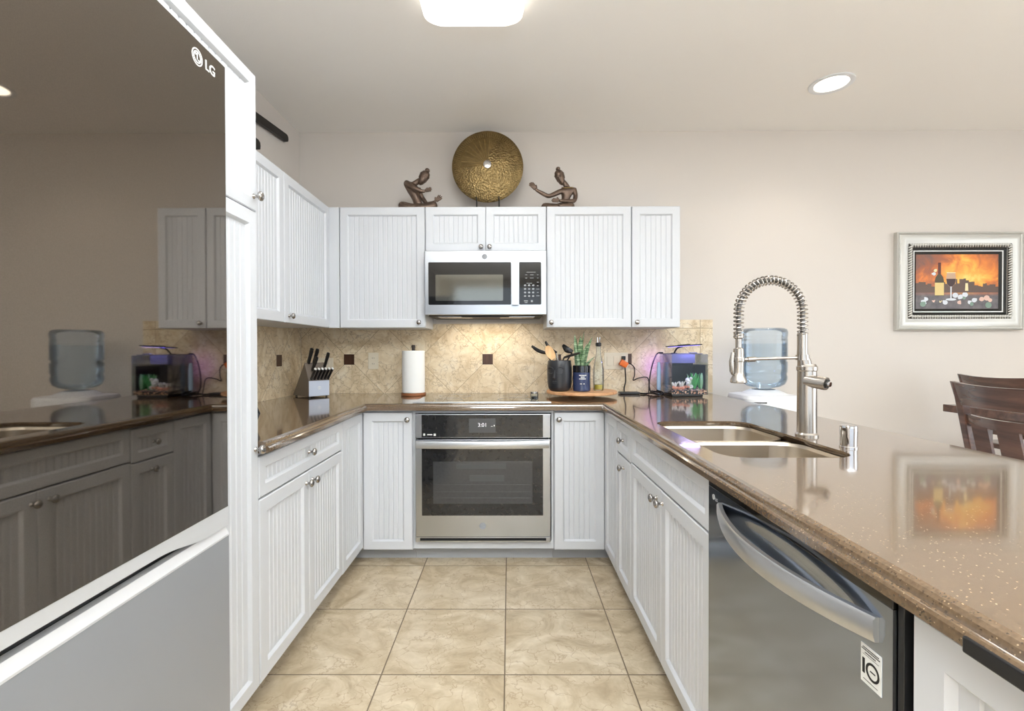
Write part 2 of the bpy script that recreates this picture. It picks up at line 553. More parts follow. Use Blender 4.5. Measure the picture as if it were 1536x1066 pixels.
class MB:
    def __init__(self):
        self.b = bmesh.new()
        self.mi = 0

    def _tag(self, faces):
        for f in faces:
            f.material_index = self.mi

    def box(self, x0, x1, y0, y1, z0, z1, bev=0.0, seg=2):
        x0, x1 = min(x0, x1), max(x0, x1)
        y0, y1 = min(y0, y1), max(y0, y1)
        z0, z1 = min(z0, z1), max(z0, z1)
        b = self.b
        n0 = len(b.faces)
        v = [b.verts.new(p) for p in ((x0, y0, z0), (x1, y0, z0), (x1, y1, z0), (x0, y1, z0), (x0, y0, z1), (x1, y0, z1), (x1, y1, z1), (x0, y1, z1))]
        fs = [b.faces.new([v[i] for i in q]) for q in ((3, 2, 1, 0), (4, 5, 6, 7), (0, 1, 5, 4), (1, 2, 6, 5), (2, 3, 7, 6), (3, 0, 4, 7))]
        self._tag(fs)
        if bev > 0:
            es = {e for f in fs for e in f.edges}
            r = bmesh.ops.bevel(b, geom=list(es), offset=bev, segments=seg, profile=0.5, affect='EDGES')
            self._tag(r['faces'])
        return self

    def prism(self, pts, axis, a, c, bev=0.0):
        """polygon pts (2D) extruded along axis from a to c; the 2D coords are the other two axes in x,y,z order"""
        b = self.b

        def P(p, t):
            q = list(p)
            q.insert(axis, t)
            return q
        lo = [b.verts.new(P(p, a)) for p in pts]
        hi = [b.verts.new(P(p, c)) for p in pts]
        n = len(pts)
        fs = [b.faces.new(lo), b.faces.new(hi)]
        for i in range(n):
            fs.append(b.faces.new((lo[i], lo[(i + 1) % n], hi[(i + 1) % n], hi[i])))
        self._tag(fs)
        bmesh.ops.recalc_face_normals(b, faces=fs)
        if bev > 0:
            es = {e for f in fs for e in f.edges}
            r = bmesh.ops.bevel(b, geom=list(es), offset=bev, segments=2, profile=0.5, affect='EDGES')
            self._tag(r['faces'])
        return self

    def loft(self, rings, cap=True, closed=True):
        b = self.b
        vr = [[b.verts.new(p) for p in r] for r in rings]
        fs = []
        n = len(rings[0])
        for i in range(len(vr) - 1):
            for j in range(n if closed else n - 1):
                fs.append(b.faces.new((vr[i][j], vr[i][(j + 1) % n], vr[i + 1][(j + 1) % n], vr[i + 1][j])))
        if cap and closed:
            fs.append(b.faces.new(list(reversed(vr[0]))))
            fs.append(b.faces.new(vr[-1]))
        self._tag(fs)
        bmesh.ops.recalc_face_normals(b, faces=fs)
        return self

    def lathe(self, prof, c=(0, 0, 0), seg=32, axis='Z', cap=True, squash=(1, 1)):
        """profile [(r, h)] about an axis through c"""
        rings = []
        for r, h in prof:
            ring = []
            for i in range(seg):
                t = 2 * PI * i / seg
                p, q = max(r, 1e-5) * math.cos(t) * squash[0], max(r, 1e-5) * math.sin(t) * squash[1]
                if axis == 'Z':
                    ring.append((c[0] + p, c[1] + q, c[2] + h))
                elif axis == 'Y':
                    ring.append((c[0] + p, c[1] + h, c[2] + q))
                else:
                    ring.append((c[0] + h, c[1] + p, c[2] + q))
            rings.append(ring)
        return self.loft(rings, cap)

    def tube(self, pts, r, seg=10, cap=True):
        pts = [Vector(p) for p in pts]
        n = len(pts)
        rr = r if isinstance(r, (list, tuple)) else [r] * n
        rings = []
        up = None
        for i, p in enumerate(pts):
            t = (pts[min(i + 1, n - 1)] - pts[max(i - 1, 0)])
            if t.length < 1e-9:
                t = Vector((0, 0, 1))
            t.normalize()
            if up is None:
                up = Vector((0, 0, 1)) if abs(t.z) < 0.9 else Vector((1, 0, 0))
            a = t.cross(up)
            if a.length < 1e-6:
                a = t.orthogonal()
            a.normalize()
            c = a.cross(t).normalized()
            up = c
            rings.append([tuple(p + (a * math.cos(2 * PI * k / seg) + c * math.sin(2 * PI * k / seg)) * rr[i]) for k in range(seg)])
        return self.loft(rings, cap)

    def ball(self, c, rx, ry=None, rz=None, seg=16):
        ry = rx if ry is None else ry
        rz = rx if rz is None else rz
        m = Matrix.Translation(c) @ Matrix.Diagonal((rx, ry, rz, 1))
        r = bmesh.ops.create_uvsphere(self.b, u_segments=seg, v_segments=max(6, seg // 2), radius=1, matrix=m)
        fs = {f for v in r['verts'] for f in v.link_faces}
        self._tag(fs)
        return self

    def poly(self, pts):
        f = self.b.faces.new([self.b.verts.new(p) for p in pts])
        self._tag([f])
        return self

    def xf(self, m):
        bmesh.ops.transform(self.b, matrix=m, verts=self.b.verts)
        return self

    def build(self, name, mat, parent=None, world=True, smooth=True, ang=38, origin=None, hard=True):
        """world=True: the mesh was drawn in world coordinates, move it under its parent"""
        b = self.b
        if parent is None:
            if origin is None:
                xs = [v.co for v in b.verts]
                lo = [min(p[i] for p in xs) for i in range(3)]
                hi = [max(p[i] for p in xs) for i in range(3)]
                origin = Vector(((lo[0] + hi[0]) / 2, (lo[1] + hi[1]) / 2, lo[2]))
            origin = Vector(origin)
        else:
            origin = origin_of(parent) if world else Vector((0, 0, 0))
        bmesh.ops.translate(b, verts=b.verts, vec=-origin)
        if smooth:
            b.normal_update()
            lim = math.cos(R(ang))
            for f in b.faces:
                f.smooth = True
            for e in b.edges:
                if len(e.link_faces) == 2:
                    d_ = e.link_faces[0].normal.dot(e.link_faces[1].normal)
                    if d_ < lim:
                        e.smooth = False
                    elif d_ < 0.9995 and hard:
                        # keep big flat faces flat beside narrow bevels
                        a0, a1 = e.link_faces[0].calc_area(), e.link_faces[1].calc_area()
                        if max(a0, a1) > 8 * min(a0, a1):
                            e.smooth = False
        me = bpy.data.meshes.new(name)
        b.to_mesh(me)
        b.free()
        for mm in (mat if isinstance(mat, (list, tuple)) else [mat]):
            me.materials.append(MATS[mm])
        o = bpy.data.objects.new(name, me)
        C.objects.link(o)
        if parent is None:
            o.location = origin
        else:
            o.parent = parent
        return o


def tag(o, label=None, cat=None, group=None, kind=None):
    if label:
        o['label'] = label
    if cat:
        o['category'] = cat
    if group:
        o['group'] = group
    if kind:
        o['kind'] = kind
    return o


def thing(name, label, cat, loc=(0, 0, 0), rz=0.0, group=None):
    o = bpy.data.objects.new(name, None)
    o.empty_display_size = 0.05
    C.objects.link(o)
    o.location = loc
    o.rotation_euler = (0, 0, rz)
    return tag(o, label, cat, group)


def struct(name, mb, mat, label=None, smooth=False):
    o = mb.build(name, mat, None, smooth=smooth)
    tag(o, label, None, None, 'structure')
    return o


def text_mesh(name, body, size, mat, parent, matrix, depth=0.0004, align='CENTER', font_scale_x=1.0, bold=0.0):
    cu = bpy.data.curves.new('lettering_curve', 'FONT')
    cu.body = body
    cu.size = size
    cu.align_x = align
    cu.align_y = 'CENTER'
    cu.extrude = depth
    cu.offset = bold
    cu.resolution_u = 3
    ob = bpy.data.objects.new('lettering_curve', cu)
    C.objects.link(ob)
    dg = bpy.context.evaluated_depsgraph_get()
    me = bpy.data.meshes.new_from_object(ob.evaluated_get(dg))
    bpy.data.objects.remove(ob)
    me.transform(Matrix.Diagonal((font_scale_x, 1, 1, 1)))
    me.transform(matrix)
    me.transform(Matrix.Translation(-origin_of(parent)))
    me.name = name
    me.materials.clear()
    me.materials.append(MATS[mat])
    o = bpy.data.objects.new(name, me)
    C.objects.link(o)
    o.parent = parent
    return o


# text planes: +X of the text -> u, +Y -> up, facing n
def face_m(loc, facing):
    u = {'-y': (1, 0, 0), '+x': (0, 1, 0), '-x': (0, -1, 0)}[facing]
    n = {'-y': (0, -1, 0), '+x': (1, 0, 0), '-x': (-1, 0, 0)}[facing]
    m = Matrix(((u[0], 0, n[0], loc[0]), (u[1], 0, n[1], loc[1]), (u[2], 1, n[2], loc[2]), (0, 0, 0, 1)))
    return m


# ------------------------------------------------------------------ room shell
XL, XR, YB, YF, ZC = -1.47, 5.30, 3.42, -4.32, 2.74
CT = 0.915                      # counter top height
struct('floor', MB().box(XL - 0.1, XR + 0.1, YF - 0.1, YB + 0.1, -0.08, 0.0), 'floor_tile')
struct('ceiling', MB().box(XL - 0.1, XR + 0.1, YF - 0.1, YB + 0.1, ZC, ZC + 0.1), 'ceiling_paint')
struct('wall_back', MB().box(XL - 0.1, XR + 0.1, YB, YB + 0.1, 0, ZC), 'wall_paint')
struct('wall_left', MB().box(XL - 0.1, XL, YF, YB, 0, ZC), 'wall_paint')
# right wall with a patio opening, rear wall with a wide window opening
m = MB()
m.box(XR, XR + 0.1, YF, -2.0, 0, ZC).box(XR, XR + 0.1, 1.6, YB, 0, ZC).box(XR, XR + 0.1, -2.0, 1.6, 2.45, ZC)
struct('wall_right', m, 'wall_paint')
m = MB()
m.box(XL, -1.2, YF - 0.1, YF, 0, ZC).box(4.4, XR, YF - 0.1, YF, 0, ZC).box(-1.2, 4.4, YF - 0.1, YF, 2.6, ZC).box(-1.2, 4.4, YF - 0.1, YF, 0, 0.3)
struct('wall_rear', m, 'wall_paint')
m = MB()
for y in (-2.0, -0.23, 1.54):
    m.box(XR + 0.02, XR + 0.08, y, y + 0.06, 0, 2.45)
m.box(XR + 0.02, XR + 0.08, -2.0, 1.6, 2.39, 2.45).box(XR + 0.02, XR + 0.08, -2.0, 1.6, 0, 0.05)
struct('window_1', m, 'window_white')
m = MB()
for x in (-1.2, 0.66, 2.5, 4.34):
    m.box(x, x + 0.06, YF - 0.08, YF - 0.02, 0.3, 2.6)
m.box(-1.2, 4.4, YF - 0.08, YF - 0.02, 2.54, 2.6).box(-1.2, 4.4, YF - 0.08, YF - 0.02, 0.3, 0.36)
struct('window_2', m, 'window_white')
m = MB().box(1.45, XR, YB - 0.012, YB, 0, 0.09, 0.003)
struct('baseboard_back', m, 'cab_white')

# tiled backsplash on the two walls, with dark accent tiles
t = thing('tiled_backsplash', 'tan travertine backsplash in diagonal tiles on the back and left walls', 'backsplash', (0, YB, CT))
MB().box(XL + 0.012, 1.083, YB - 0.010, YB - 0.001, CT + 0.0005, 1.40).box(1.083, 1.42, YB - 0.010, YB - 0.001, CT + 0.0005, 1.425).build('tile_field', 'splash_back', t)
MB().box(XL + 0.001, XL + 0.010, 1.612, YB - 0.012, CT + 0.0005, 1.40).build('tile_field', 'splash_left', t)
for ax in (-1.123, -0.152, 0.819):
    o = MB().box(ax - 0.0365, ax + 0.0365, YB - 0.0112, YB - 0.009, 1.152 - 0.0365, 1.152 + 0.0365, 0.001).build('accent_tile', 'tile_dark', t)
    o['label'] = 'dark brown square accent tile'
for ay in (2.115, 3.085):
    o = MB().box(XL + 0.009, XL + 0.0112, ay - 0.0365, ay + 0.0365, 1.152 - 0.0365, 1.152 + 0.0365, 0.001).build('accent_tile', 'tile_dark', t)
    o['label'] = 'dark brown square accent tile'

# ------------------------------------------------------------------ cabinets
KNOB = None


def knob(parent, u, n, v):
    """nickel mushroom knob; local cabinet axes: x along the front, -y outwards"""
    global KNOB
    if KNOB is None:
        mb = MB()
        prof = [(0.0085, 0.0), (0.0085, 0.002), (0.0055, 0.004), (0.0050, 0.012), (0.0075, 0.016), (0.0135, 0.019), (0.0155, 0.023), (0.0150, 0.027), (0.0110, 0.031), (0.004, 0.033), (0.0, 0.0333)]
        mb.lathe([(r, -h) for r, h in prof], (0, 0, 0), 20, 'Y')
        KNOB = mb.build('knob', 'nickel', parent, world=False, ang=60)
        o = KNOB
    else:
        o = KNOB.copy()
        C.objects.link(o)
        o.parent = parent
    o.location = (u, n, v)
    return o


def panel_front(mb, u0, u1, v0, v1, n, rail=0.05, thick=0.020, pitch=0.030):
    """framed door / drawer front with a beadboard centre. Front face at y = n - thick (outwards is -y)."""
    b = mb.b

    def ring(ins, d):
        return [(u0 + ins, n - d, v0 + ins), (u1 - ins, n - d, v0 + ins), (u1 - ins, n - d, v1 - ins), (u0 + ins, n - d, v1 - ins)]
    rail = min(rail, (v1 - v0) * 0.3, (u1 - u0) * 0.3)
    prof = [(0, 0), (0, thick - 0.003), (0.003, thick), (rail - 0.002, thick), (rail + 0.002, thick - 0.004), (rail + 0.006, thick - 0.0105)]
    rings = [ring(*p) for p in prof]
    vr = [[b.verts.new(p) for p in r] for r in rings]
    for i in range(len(vr) - 1):
        for j in range(4):
            b.faces.new((vr[i][j], vr[i][(j + 1) % 4], vr[i + 1][(j + 1) % 4], vr[i + 1][j]))
    b.faces.new(list(reversed(vr[0])))
    ins, d = prof[-1]
    a0, a1 = u0 + ins, u1 - ins
    k = max(1, round((a1 - a0) / pitch))
    st = (a1 - a0) / k
    us = [(a0, d)]
    for i in range(1, k):
        x = a0 + st * i
        us += [(x - 0.0040, d), (x - 0.0012, d - 0.0030), (x + 0.0012, d - 0.0030), (x + 0.0040, d)]
    us.append((a1, d))
    lo = [b.verts.new((x, n - dd, v0 + ins)) for x, dd in us]
    hi = [b.verts.new((x, n - dd, v1 - ins)) for x, dd in us]
    for i in range(len(us) - 1):
        b.faces.new((lo[i], lo[i + 1], hi[i + 1], hi[i]))


def cabinet(name, label, loc, rz, width, depth, z0, z1, fronts, toe=None, cat='cabinet', group=None, mat='cab_white'):
    """box at local x 0..width, y 0 (front of carcass) .. depth (back), fronts stand proud of y=0"""
    t = thing(name, label, cat, (loc[0], loc[1], 0), rz, group)
    t.location.z = 0.0
    mb = MB()
    if toe is not None:
        mb.box(0, width, 0, depth, z0, z1)
    else:
        mb.box(0, width, 0, depth, z0, z1, 0.001, 1)
    mb.build('carcass', mat, t, world=False, smooth=False)
    if toe is not None:
        MB().box(0.0, width, toe, toe + 0.016, 0.0, z0).build('toe_kick', 'toe_grey', t, world=False, smooth=False)
    for fr in fronts:
        kind, u0, u1, v0, v1 = fr[:5]
        mb = MB()
        panel_front(mb, u0, u1, v0, v1, -0.0005, rail=fr[6] if len(fr) > 6 else 0.05)
        bmesh.ops.recalc_face_normals(mb.b, faces=mb.b.faces)
        d = mb.build(kind, mat, t, world=False, ang=20)
        kn = fr[5] if len(fr) > 5 else None
        if kn:
            knob(d, kn[0], -0.0205, kn[1])
    return t


L90, R90 = R(90), R(-90)
FX = -0.81                     # carcass front plane of the left run (door faces at -0.83)
XLF = -0.85                    # carcass plane
RXF = 0.558                    # carcass plane of the right run (door faces at 0.538)
G = 0.002
# left run faces +x: local x -> +y, local -y -> +x
cabinet('base_cabinet', 'white left base cabinet with one wide drawer over two doors beside the pantry', (XLF, 1.607), L90, 0.801, 0.61, 0.105, 0.873,
        [('drawer_front', G, 0.801 - G, 0.725, 0.862, (0.4, 0.797), 0.042), ('door', G, 0.400 - G / 2, 0.105, 0.718, (0.370, 0.675)), ('door', 0.400 + G / 2, 0.801 - G, 0.105, 0.718, (0.432, 0.675))], toe=0.075)
# left corner cabinet: folding door with one leaf on each run
t = thing('corner_base_cabinet', 'white corner base cabinet with folding door left of the oven', 'cabinet', (0, 0, 0))
m = MB()
m.box(-1.46, XLF, 2.41, 3.40, 0.085, 0.873).box(XLF, -0.549, 2.77, 3.40, 0.085, 0.873)
m.build('carcass', 'cab_white', t, smooth=False)
m = MB().box(-0.93, -0.914, 2.41, 2.86, 0, 0.085).box(-0.914, -0.549, 2.845, 2.86, 0, 0.085)
m.build('toe_kick', 'toe_grey', t, smooth=False)
m = MB()
panel_front(m, -0.829, -0.551, 0.085, 0.864, 2.7695)
bmesh.ops.recalc_face_normals(m.b, faces=m.b.faces)
d = m.build('door', 'cab_white', t, ang=20)
knob(d, -0.575, 2.749, 0.825)
m = MB()
panel_front(m, 0, 0.335, 0.100, 0.864, 0.0)
bmesh.ops.recalc_face_normals(m.b, faces=m.b.faces)
m.xf(Matrix.Translation((XLF + 0.0005, 2.412, 0)) @ Matrix.Rotation(L90, 4, 'Z'))
m.build('door', 'cab_white', t, ang=20)

# right corner cabinet
t = thing('corner_base_cabinet', 'white corner base cabinet with folding door right of the oven', 'cabinet', (0, 0, 0))
m = MB()
m.box(RXF, 1.40, 2.44, 3.40, 0.085, 0.873).box(0.252, RXF, 2.77, 3.40, 0.085, 0.873)
m.build('carcass', 'cab_white', t, smooth=False)
m = MB().box(0.622, 0.638, 2.44, 2.86, 0, 0.085).box(0.252, 0.622, 2.845, 2.86, 0, 0.085)
m.build('toe_kick', 'toe_grey', t, smooth=False)
m = MB()
panel_front(m, 0.254, 0.536, 0.085, 0.864, 2.7695)
bmesh.ops.recalc_face_normals(m.b, faces=m.b.faces)
d = m.build('door', 'cab_white', t, ang=20)
knob(d, 0.279, 2.749, 0.825)
m = MB()
panel_front(m, 0, 0.305, 0.090, 0.864, 0.0)
bmesh.ops.recalc_face_normals(m.b, faces=m.b.faces)
m.xf(Matrix.Translation((RXF - 0.0005, 2.747, 0)) @ Matrix.Rotation(R90, 4, 'Z'))
m.build('door', 'cab_white', t, ang=20)
# right run faces -x: local x -> -y
cabinet('base_cabinet', 'narrow white base cabinet with small drawer over one door left of the sink cabinet', (RXF, 2.438), R90, 0.276, 0.61, 0.090, 0.873,
        [('drawer_front', G, 0.274, 0.712, 0.862, (0.138, 0.787), 0.042), ('door', G, 0.274, 0.090, 0.705, (0.150, 0.660))], toe=0.08)
cabinet('sink_base_cabinet', 'white two-door base cabinet under the kitchen sink with a false drawer front', (RXF, 2.160), R90, 0.862, 0.61, 0.090, 0.66,
        [('drawer_front', G, 0.860, 0.722, 0.870, None, 0.042), ('door', G, 0.430, 0.095, 0.715, (0.385, 0.675)), ('door', 0.432, 0.860, 0.095, 0.715, (0.452, 0.675))], toe=0.08)
cabinet('end_base_cabinet', 'white beadboard base cabinet right of the dishwasher', (RXF, 0.652), R90, 0.85, 0.60, 0.10, 0.873,
        [('door', G, 0.420, 0.10, 0.864), ('door', 0.424, 0.848, 0.10, 0.864)], toe=0.08)
# peninsula back panel on the dining side
t = MB().box(1.17, 1.19, -0.196, 2.438, 0, 0.873).build('peninsula_back_panel', 'cab_white')
tag(t, 'white panel closing the dining side of the peninsula cabinets', 'panel')

# oven housing
t = thing('oven_cabinet', 'white cabinet surround that holds the built-in oven', 'cabinet', (-0.15, 2.77, 0))
m = MB()
m.box(-0.547, -0.535, 2.7695, 3.40, 0.085, 0.873).box(0.238, 0.250, 2.7695, 3.40, 0.085, 0.873).box(-0.535, 0.238, 2.7695, 3.40, 0.085, 0.130).box(-0.535, 0.238, 2.7695, 3.40, 0.858, 0.873)
m.build('carcass', 'cab_white', t, smooth=False)
MB().box(-0.547, 0.250, 2.845, 2.861, 0, 0.085).build('toe_kick', 'toe_grey', t, smooth=False)

# tall pantry
PW = 0.595
cabinet('pantry_cabinet', 'tall white beadboard pantry cabinet between the refrigerator and the counter', (XLF, 1.010), L90, PW, 0.605, 0.105, 2.12,
        [('door', G, PW - G, 1.671, 2.115, (PW - 0.022, 1.716), 0.042), ('door', G, PW - G, 0.105, 1.668, (PW - 0.022, 0.893), 0.046)], toe=0.075)

# wall cabinets. back run faces -y (rz 0); carcass plane y = 3.11
UZ0, UZ1 = 1.359, 2.122
cabinet('wall_cabinet', 'white single-door wall cabinet left of the microwave', (-1.075, 3.11), 0, 0.542, 0.296, UZ0, UZ1,
        [('door', G, 0.540, UZ0, UZ1, (0.505, 1.392))])
cabinet('wall_cabinet', 'short white two-door wall cabinet above the microwave', (-0.531, 3.11), 0, 0.766, 0.296, 1.842, UZ1,
        [('door', G, 0.382, 1.842, UZ1, (0.354, 1.866)), ('door', 0.384, 0.764, 1.842, UZ1, (0.408, 1.866))])
cabinet('wall_cabinet', 'wide white wall cabinet right of the microwave', (0.237, 3.11), 0, 0.536, 0.296, UZ0, UZ1,
        [('door', G, 0.534, UZ0, UZ1, (0.028, 1.390))])
cabinet('wall_cabinet', 'narrow white wall cabinet at the open right end of the upper row', (0.775, 3.11), 0, 0.308, 0.296, UZ0, UZ1,
        [('door', G, 0.306, UZ0, UZ1, (0.030, 1.390))])
# left run faces +x, door faces at x=-1.14
cabinet('wall_cabinet', 'white wall cabinet on the left wall nearest the pantry', (-1.16, 1.607), L90, 0.863, 0.296, UZ0, UZ1,
        [('door', G, 0.430, UZ0, UZ1, (0.40, 1.39)), ('door', 0.432, 0.861, UZ0, UZ1, (0.462, 1.39))])
t = cabinet('corner_wall_cabinet', 'white wall cabinet filling the back left corner', (-1.16, 2.472), L90, 0.63, 0.296, UZ0, UZ1,
            [('door', G, 0.615, UZ0, UZ1, (0.045, 1.395))])
m = MB().box(0.618, 0.636, -0.083, 0.0, UZ0, UZ1)
m.build('filler_strip', 'cab_white', t, world=False, smooth=False)

# ------------------------------------------------------------------ countertop
t = thing('countertop', 'U-shaped brown speckled stone countertop with ogee edge', 'countertop', (0, 2.0, 0.875))
foot = [(-1.468, 3.408), (-1.468, 1.607), (-0.795, 1.607), (-0.795, 2.715), (0.512, 2.715), (0.512, -0.2), (1.41, -0.2), (1.41, 3.408)]
expo = [0, 0, 1, 1, 1, 1, 1, 0]         # edge i runs from foot[i] to foot[i+1]


def inset(pts, ex, d):
    n = len(pts)
    out = []
    for i in range(n):
        p0, p1, p2 = Vector(pts[i - 1]), Vector(pts[i]), Vector(pts[(i + 1) % n])
        e1, e2 = (p1 - p0).normalized(), (p2 - p1).normalized()
        n1, n2 = Vector((-e1.y, e1.x)), Vector((-e2.y, e2.x))      # inward for counter-clockwise
        d1, d2 = d * ex[i - 1], d * ex[i]
        a, b = p1 + n1 * d1, p1 + n2 * d2
        cr = e1.x * e2.y - e1.y * e2.x
        if abs(cr) < 1e-6:
            out.append(a)
        else:
            s = ((b - a).x * e2.y - (b - a).y * e2.x) / cr
            out.append(a + e1 * s)
    return out


def rrect(x0, x1, y0, y1, r, k=6):
    pts = []
    for cx, cy, a0 in ((x1 - r, y1 - r, 0), (x0 + r, y1 - r, 90), (x0 + r, y0 + r, 180), (x1 - r, y0 + r, 270)):
        for i in range(k + 1):
            a = R(a0 + 90.0 * i / k)
            pts.append((cx + r * math.cos(a), cy + r * math.sin(a)))
    return pts


SX0, SX1, SY0, SY1 = 0.600, 0.982, 1.352, 2.048
hole = rrect(SX0, SX1, SY0, SY1, 0.075)
prof = [(0.012, 0.875), (0.0, 0.879), (0.0, 0.893), (0.003, 0.897), (0.009, 0.898), (0.0095, 0.901), (0.0115, 0.907), (0.016, 0.912), (0.024, 0.915)]
mb = MB()
b = mb.b
rings = []
for d_, z_ in prof:
    rings.append([b.verts.new((p.x, p.y, z_)) for p in inset(foot, expo, d_)])
nf = len(foot)
for i in range(len(rings) - 1):
    for j in range(nf):
        b.faces.new((rings[i][j], rings[i][(j + 1) % nf], rings[i + 1][(j + 1) % nf], rings[i + 1][j]))


def fill(outer_verts, inner_pts, z):
    iv = [b.verts.new((x, y, z)) for x, y in inner_pts]
    ed = []
    for vs in (outer_verts, iv):
        for q in range(len(vs)):
            e = b.edges.get((vs[q], vs[(q + 1) % len(vs)])) or b.edges.new((vs[q], vs[(q + 1) % len(vs)]))
            ed.append(e)
    bmesh.ops.triangle_fill(b, use_beauty=True, use_dissolve=False, edges=ed)
    return iv


hi = fill(rings[-1], hole, 0.915)
hole_lo = rrect(SX0 - 0.020, SX1 + 0.020, SY0 - 0.020, SY1 + 0.020, 0.088)
lo = fill(rings[0], hole_lo, 0.875)
mid = [b.verts.new((x, y, 0.908)) for x, y in hole]
for q in range(len(hole)):
    b.faces.new((hi[q], hi[(q + 1) % len(hole)], mid[(q + 1) % len(hole)], mid[q]))
    b.faces.new((mid[q], mid[(q + 1) % len(hole)], lo[(q + 1) % len(hole)], lo[q]))
bmesh.ops.recalc_face_normals(b, faces=b.faces)
mb.build('stone_slab', 'quartz_brown', t, ang=12)
o = MB().box(0.5085, 0.525, -0.19, 0.548, 0.8745, 0.8935, 0.002).build('edge_strip', 'black_plastic', t)
o['label'] = 'dark strip along the lower edge near the end of the peninsula'

# ------------------------------------------------------------------ sink
t = thing('kitchen_sink', 'undermount stainless double-bowl sink in the peninsula', 'sink', (0.79, 1.70, 0.69))


def bowl(x0, x1, y0, y1, r, ztop, zbot):
    mb = MB()
    k = 6
    spec = [(0.0, ztop, r), (0.004, ztop - 0.01, r), (0.012, zbot + 0.03, r), (0.022, zbot + 0.01, r), (0.045, zbot, r)]
    rg = []
    for ins, z, rr in spec:
        rg.append([(x, y, z) for x, y in rrect(x0 + ins, x1 - ins, y0 + ins, y1 - ins, rr, k)])
    # the outside skin, so that the bowl has a wall thickness
    outer = []
    for ins, z in ((-0.003, ztop), (0.009, zbot + 0.03), (0.042, zbot - 0.003)):
        outer.append([(x, y, z) for x, y in rrect(x0 + ins, x1 - ins, y0 + ins, y1 - ins, r, k)])
    bb = mb.b
    seq = list(reversed(outer)) + rg
    vr = [[bb.verts.new(p) for p in ring] for ring in seq]
    n = len(vr[0])
    for i in range(len(vr) - 1):
        for j in range(n):
            bb.faces.new((vr[i][j], vr[i][(j + 1) % n], vr[i + 1][(j + 1) % n], vr[i + 1][j]))
    bb.faces.new(vr[-1])
    bb.faces.new(list(reversed(vr[0])))
    bmesh.ops.recalc_face_normals(bb, faces=bb.faces)
    return mb


bowl(SX0 - 0.004, SX1 + 0.004, 1.718, SY1 + 0.004, 0.083, 0.894, 0.70).build('bowl', 'steel_sink', t)
bowl(SX0 - 0.004, SX1 + 0.004, SY0 - 0.004, 1.694, 0.083, 0.894, 0.69).build('bowl', 'steel_sink', t)
m = MB().box(SX0 + 0.0, SX1 - 0.0, 1.6955, 1.7165, 0.86, 0.893, 0.006)
m.build('divider', 'steel_sink', t)
for y, z in ((1.88, 0.70), (1.52, 0.69)):
    MB().lathe([(0.044, 0.0), (0.044, 0.002), (0.036, 0.0035), (0.03, 0.001), (0.0, 0.001)], (0.79, y, z), 24).build('drain', 'chrome', t)

# ------------------------------------------------------------------ faucet
FXX, FY = 1.036, 1.700
t = thing('kitchen_faucet', 'tall brushed nickel spring-neck faucet behind the sink', 'faucet', (FXX, FY, CT))
m = MB().lathe([(0.036, 0), (0.036, 0.006), (0.031, 0.012), (0.030, 0.225), (0.0325, 0.228), (0.0325, 0.240), (0.030, 0.243), (0.026, 0.25), (0.0, 0.25)], (FXX, FY, CT), 28)
m.build('body', 'faucet_nickel', t)
UX = FXX - 0.016
m = MB().tube([(FXX - 0.008, FY, 1.155), (FXX - 0.010, FY, 1.175), (UX, FY, 1.195), (UX, FY, 1.215), (UX, FY, 1.272)], [0.023, 0.021, 0.0175, 0.0165, 0.0165], 20)
m.build('riser', 'faucet_nickel', t)
# arc path of the hose, from the riser up over to the spray head
AR = 0.111
ZC_ = 1.345
path = [(UX, FY, 1.262 + k * (ZC_ - 1.262) / 6) for k in range(6)]
path += [(UX - AR + AR * math.cos(a), FY, ZC_ + AR * math.sin(a)) for a in [PI * k / 28 for k in range(29)]]
LX = UX - 2 * AR
path += [(LX, FY, ZC_ - k * (ZC_ - 1.258) / 6) for k in range(1, 7)]
MB().tube(path, 0.0080, 12).build('hose', 'hose_grey', t)
# the spring: a helix that follows the hose
pv = [Vector(p) for p in path]
cum = [0.0]
for i in range(1, len(pv)):
    cum.append(cum[-1] + (pv[i] - pv[i - 1]).length)
tot = cum[-1]
turns = 38
hel = []
NS = turns * 12
for q in range(NS + 1):
    s_ = tot * q / NS
    i = max(0, min(len(pv) - 2, next((k for k in range(len(cum) - 1) if cum[k + 1] >= s_), len(cum) - 2)))
    f_ = (s_ - cum[i]) / max(1e-9, cum[i + 1] - cum[i])
    p = pv[i].lerp(pv[i + 1], f_)
    tg = (pv[min(i + 2, len(pv) - 1)] - pv[max(i - 1, 0)]).normalized()
    a_ = Vector((0, 1, 0))
    c_ = tg.cross(a_).normalized()
    ph = 2 * PI * turns * q / NS
    hel.append(tuple(p + (a_ * math.cos(ph) + c_ * math.sin(ph)) * 0.0152))
MB().tube(hel, 0.0025, 6).build('spring_coil', 'faucet_nickel', t)
m = MB().lathe([(0.013, 0.02), (0.016, 0.018), (0.016, 0.004), (0.010, 0.0), (0.010, -0.03), (0.0165, -0.034), (0.0175, -0.05), (0.0165, -0.115), (0.020, -0.128), (0.026, -0.140), (0.027, -0.150), (0.024, -0.153), (0.0, -0.153)], (LX, FY, 1.252), 24)
h = m.build('spray_head', 'faucet_nickel', t)
m = MB().tube([(LX - 0.022, FY - 0.006, 1.205), (LX - 0.028, FY - 0.008, 1.175), (LX - 0.027, FY - 0.008, 1.140), (LX - 0.022, FY - 0.006, 1.128)], [0.006, 0.008, 0.007, 0.004], 10)
m.build('spray_lever', 'faucet_nickel', h)
m = MB().tube([(UX, FY, 1.187), (LX + 0.055, FY, 1.182)], 0.0052, 10)
m.lathe([(0.021, -0.009), (0.021, 0.009)], (UX, FY, 1.187), 20)
m.build('docking_arm', 'faucet_nickel', t)
